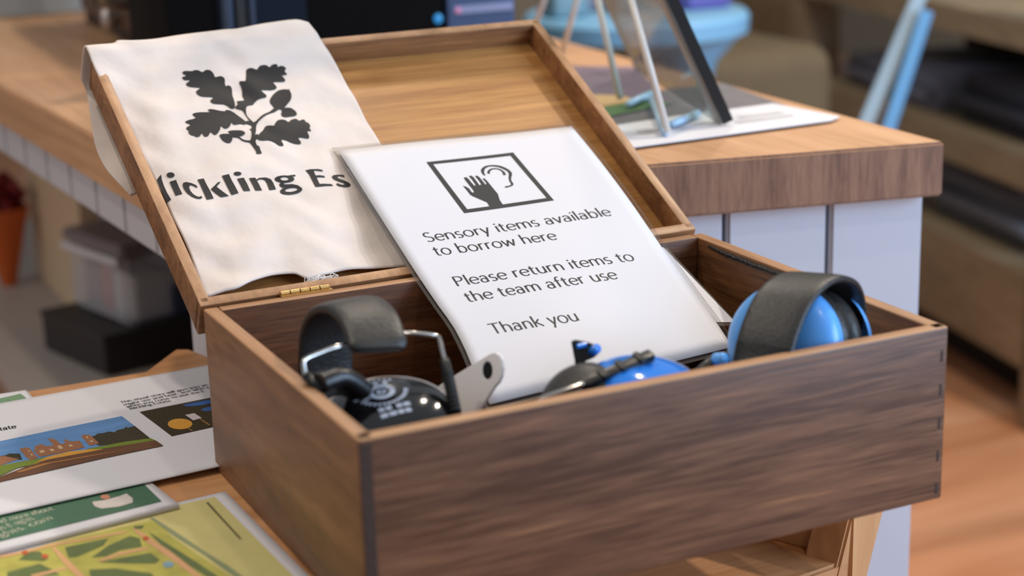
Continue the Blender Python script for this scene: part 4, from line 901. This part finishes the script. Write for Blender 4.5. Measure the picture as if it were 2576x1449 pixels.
# orange pot
pb = on_z(52, 712, -.30)
pot = thing('orange_pot', pb, 'tall tapered orange pot with dark red flowers, under the counter at far left', 'plant pot')
ORG = mat('orange_glaze', (196, 92, 34), .5)
m = MB(); m.lathe([(0, 0), (.012, 0), (.042, .125), (.046, .13), (.042, .132), (.034, .12), (0, .12)], Matrix.Translation(pb - Vector((.018, 0, 0))), 32); m.build('pot', ORG, pot, True, 40)
m = MB()
for k in range(60):
    a = random.uniform(0, 6.28); r_ = random.uniform(0, .034); c = pb - Vector((.018, 0, 0)) + Vector((r_ * math.cos(a), r_ * math.sin(a), .125 + random.uniform(0, .055)))
    bmesh.ops.create_icosphere(m.bm, subdivisions=1, radius=.011, matrix=Matrix.Translation(c))
m.build('flowers', mat('dark_red_petals', (110, 16, 26), .7), pot, True)

# ------------------------------------------------------------------ behind, to the right
# round pale blue table
RC = at_d(1600, 28, 3.0); RR = .19
rt = thing('round_blue_table', (RC.x, RC.y, FZ), 'round pale blue pedestal table beyond the counter, behind the wire stand', 'table')
BL = mat('pale_blue_paint', (128, 182, 216), .45)
m = MB(); m.lathe([(0, 0), (RR, 0), (RR + .006, -.008), (RR + .004, -.035), (RR - .02, -.045), (0, -.045)], Matrix.Translation(RC), 56); m.build('table_top', BL, rt, True, 40)
m = MB(); m.lathe([(.09, -.045), (.05, -.09), (.032, -.16), (.03, FZ - RC.z + .06), (.12, FZ - RC.z + .02), (.14, FZ - RC.z), (0, FZ - RC.z)], Matrix.Translation(RC + Vector((.085, -.035, 0))), 32); m.build('pedestal', BL, rt, True, 40)
m = MB(); e_ = [RC + Vector((RR * f, g, 0)) for f, g in ((.72, -.04), (.95, -.02))]
for i, (u, v, d_, c_, s_) in enumerate(((1420, 20, 2.95, (120, 150, 160), (.07, .06, .05)), (1500, 8, 3.05, (196, 186, 214), (.06, .06, .06)), (1565, 14, 2.98, (104, 146, 158), (.05, .05, .045)), (1760, 2, 3.02, (104, 96, 168), (.09, .07, .05)), (1690, 0, 3.1, (150, 140, 190), (.05, .05, .05)))):
    c = at_d(u, v, d_); c.z = RC.z
    if (c - RC).length > RR - .03: c = RC + (c - RC).normalized() * (RR - .045)
    m = MB(); m.box((c.x - s_[0] / 2, c.y - s_[1] / 2, RC.z + .0005), (c.x + s_[0] / 2, c.y + s_[1] / 2, RC.z + s_[2]), bev=.008, seg=3)
    o = m.build('gift_box', mat('gift_%d' % i, c_, .5), None, True, 50)
    tag(o, ['grey-blue gift box, leftmost on round blue table', 'pale lilac gift box, second from the left on round blue table', 'teal gift box in the middle of round blue table', 'violet gift box, rightmost on round blue table', 'mauve gift box, left of the violet one on round blue table'][i], 'gift box')
# blue folding frame
bfr = thing('blue_folding_frame', (1.0, 1.2, FZ), 'pale blue A-shaped folding frame standing beyond the counter corner', 'frame')
BF = mat('light_blue_metal', (98, 154, 200), .4); BF2 = mat('grey_blue_metal', (150, 172, 188), .45)
def bar(a, b, mt, w_=.026, ext=.5):
    d_ = (b - a); a2 = a + d_ * ((FZ - a.z) / d_.z) if d_.z else a
    mm = MB(); L_ = (b + d_ * ext); dd = (L_ - a2).normalized(); sd = dd.cross(ray(2230, 200)).normalized() * w_ / 2; fw = dd.cross(sd).normalized() * .008
    mm.prism([a2 - sd - fw, a2 + sd - fw, a2 + sd + fw, a2 - sd + fw], L_ - a2); bmesh.ops.bevel(mm.bm, geom=list(mm.bm.edges), offset=.002, segments=2, affect='EDGES'); mm.build('frame_leg', mt, bfr)
bar(at_d(2237, 318, 2.78), at_d(2330, 34, 2.78), BF, .021, .02)
bar(at_d(2183, 300, 2.80), at_d(2309, 0, 2.80), BF2, .024, .5)
bar(at_d(2304, 50, 2.79) + Vector((0, 0, -.0)), at_d(2322, -40, 2.79), BF2, .030, .5) if False else None
# display shelving along the right
SH = wood('weathered_beige_shelving', (136, 120, 96), (160, 142, 116), (176, 158, 130), 1, .4, .6, .1, 30)
DK = mat('dark_shelf_back', (40, 32, 26), .8)
f0 = Vector((1.80, 1.46, 0)); f1 = Vector((2.06, 2.62, 0)); fd = (f1 - f0); fl = fd.length; fd.normalize(); fn = Vector((fd.y, -fd.x, 0))
su = thing('beige_display_shelving', (f0 + fn * .2 + Vector((0, fl / 2, FZ))), 'weathered beige display shelving holding folded grey blankets, at right', 'shelving')
def sbx(a0, a1, c0, c1, z0, z1, nm, mt):
    mm = MB(); mm.prism([f0 + fd * a0 + fn * c0 + up_(z0), f0 + fd * a1 + fn * c0 + up_(z0), f0 + fd * a1 + fn * c1 + up_(z0), f0 + fd * a0 + fn * c1 + up_(z0)], (0, 0, z1 - z0)); return mm.build(nm, mt, su)
SA, SB = -.02, fl
sbx(SA, SB, -.02, .45, -.035, .020, 'shelf', SH)
sbx(SA, SB, .0, .45, -.31, -.245, 'shelf', SH)
sbx(SA, SB, -.01, .45, -.66, -.47, 'shelf', SH)
sbx(SA, SB, .44, .46, FZ, .02, 'back_panel', DK)
sbx(SA, SA + .07, -.01, .06, FZ, .30, 'post', SH)
sbx(SB - .02, SB + .06, -.02, .06, FZ, .30, 'post', SH)
sbx(SA, SB, .10, .12, FZ, -.66, 'kick_panel', DK)
def blanket(nm, lab, a0, a1, c0, c1, z0, h_, c_):
    mm = MB(); mm.prism([f0 + fd * a0 + fn * c0 + up_(z0), f0 + fd * a1 + fn * c0 + up_(z0), f0 + fd * a1 + fn * c1 + up_(z0), f0 + fd * a0 + fn * c1 + up_(z0)], (0, 0, h_))
    bmesh.ops.bevel(mm.bm, geom=list(mm.bm.edges), offset=h_ * .4, segments=4, affect='EDGES'); o = mm.build(nm, mat('wool_' + nm + str(c_[0]), c_, .95, spec=.1, noise=.15, nscale=30, bump=.3), None, True); tag(o, lab, 'blanket', 'folded blankets on the beige shelving'); return o
blanket('folded_blanket', 'grey-blue folded blanket on the middle shelf, at its far end', .60, 1.12, .05, .40, -.244, .07, (150, 150, 164))
blanket('folded_blanket', 'charcoal folded blanket on the middle shelf, at its near end', .08, .56, .05, .40, -.244, .10, (92, 92, 100))
blanket('folded_blanket', 'pale grey folded blanket on the lower shelf of the shelving', .10, .66, .05, .40, -.469, .10, (140, 140, 146))
# olive crate with a rounded corner and armchair-like back
cr = thing('olive_upholstered_stool', (1.55, 2.25, FZ), 'olive brown upholstered stool with rounded top, beyond the round blue table', 'stool')
OL = mat('olive_upholstery', (104, 88, 64), .85, noise=.1, nscale=20)
c0 = at_d(1860, 220, 3.4)
m = MB(); m.box((c0.x - .20, c0.y - .14, FZ + .12), (c0.x + .14, c0.y + .20, c0.z + .09), bev=.05, seg=5); m.build('seat_block', OL, cr, True)
for dx, dy in ((-.17, -.11), (.11, -.11), (-.17, .17), (.11, .17)):
    m = MB(); m.box((c0.x + dx - .02, c0.y + dy - .02, FZ), (c0.x + dx + .02, c0.y + dy + .02, FZ + .13)); m.build('leg', W_OAKZ, cr)
cb = thing('tan_wooden_cabinet', (2.3, 3.4, FZ), 'tall tan wooden cabinet with panelled door in the background', 'cabinet')
TAN = wood('tan_cabinet_wood', (120, 100, 74), (140, 118, 90), (154, 132, 104), 2, .4, .6, .1, 33)
c1 = at_d(1900, 60, 4.6)
m = MB(); m.box((c1.x - .75, c1.y, FZ), (c1.x + .28, c1.y + .4, 1.0), bev=.006); m.build('cabinet_body', TAN, cb)
m = MB(); m.box((c1.x - .30, c1.y - .012, FZ + .1), (c1.x + .20, c1.y + .001, .95), bev=.004); dd_ = m.build('door', TAN, cb)
m = MB(); m.lathe([(0, .03), (.014, .026), (.016, .015), (.008, .006), (.008, 0)], frame_at((c1.x + .15, c1.y - .012, .05), (0, -1, 0)), 16); m.build('knob', BLACKPLASTIC, dd_, True)
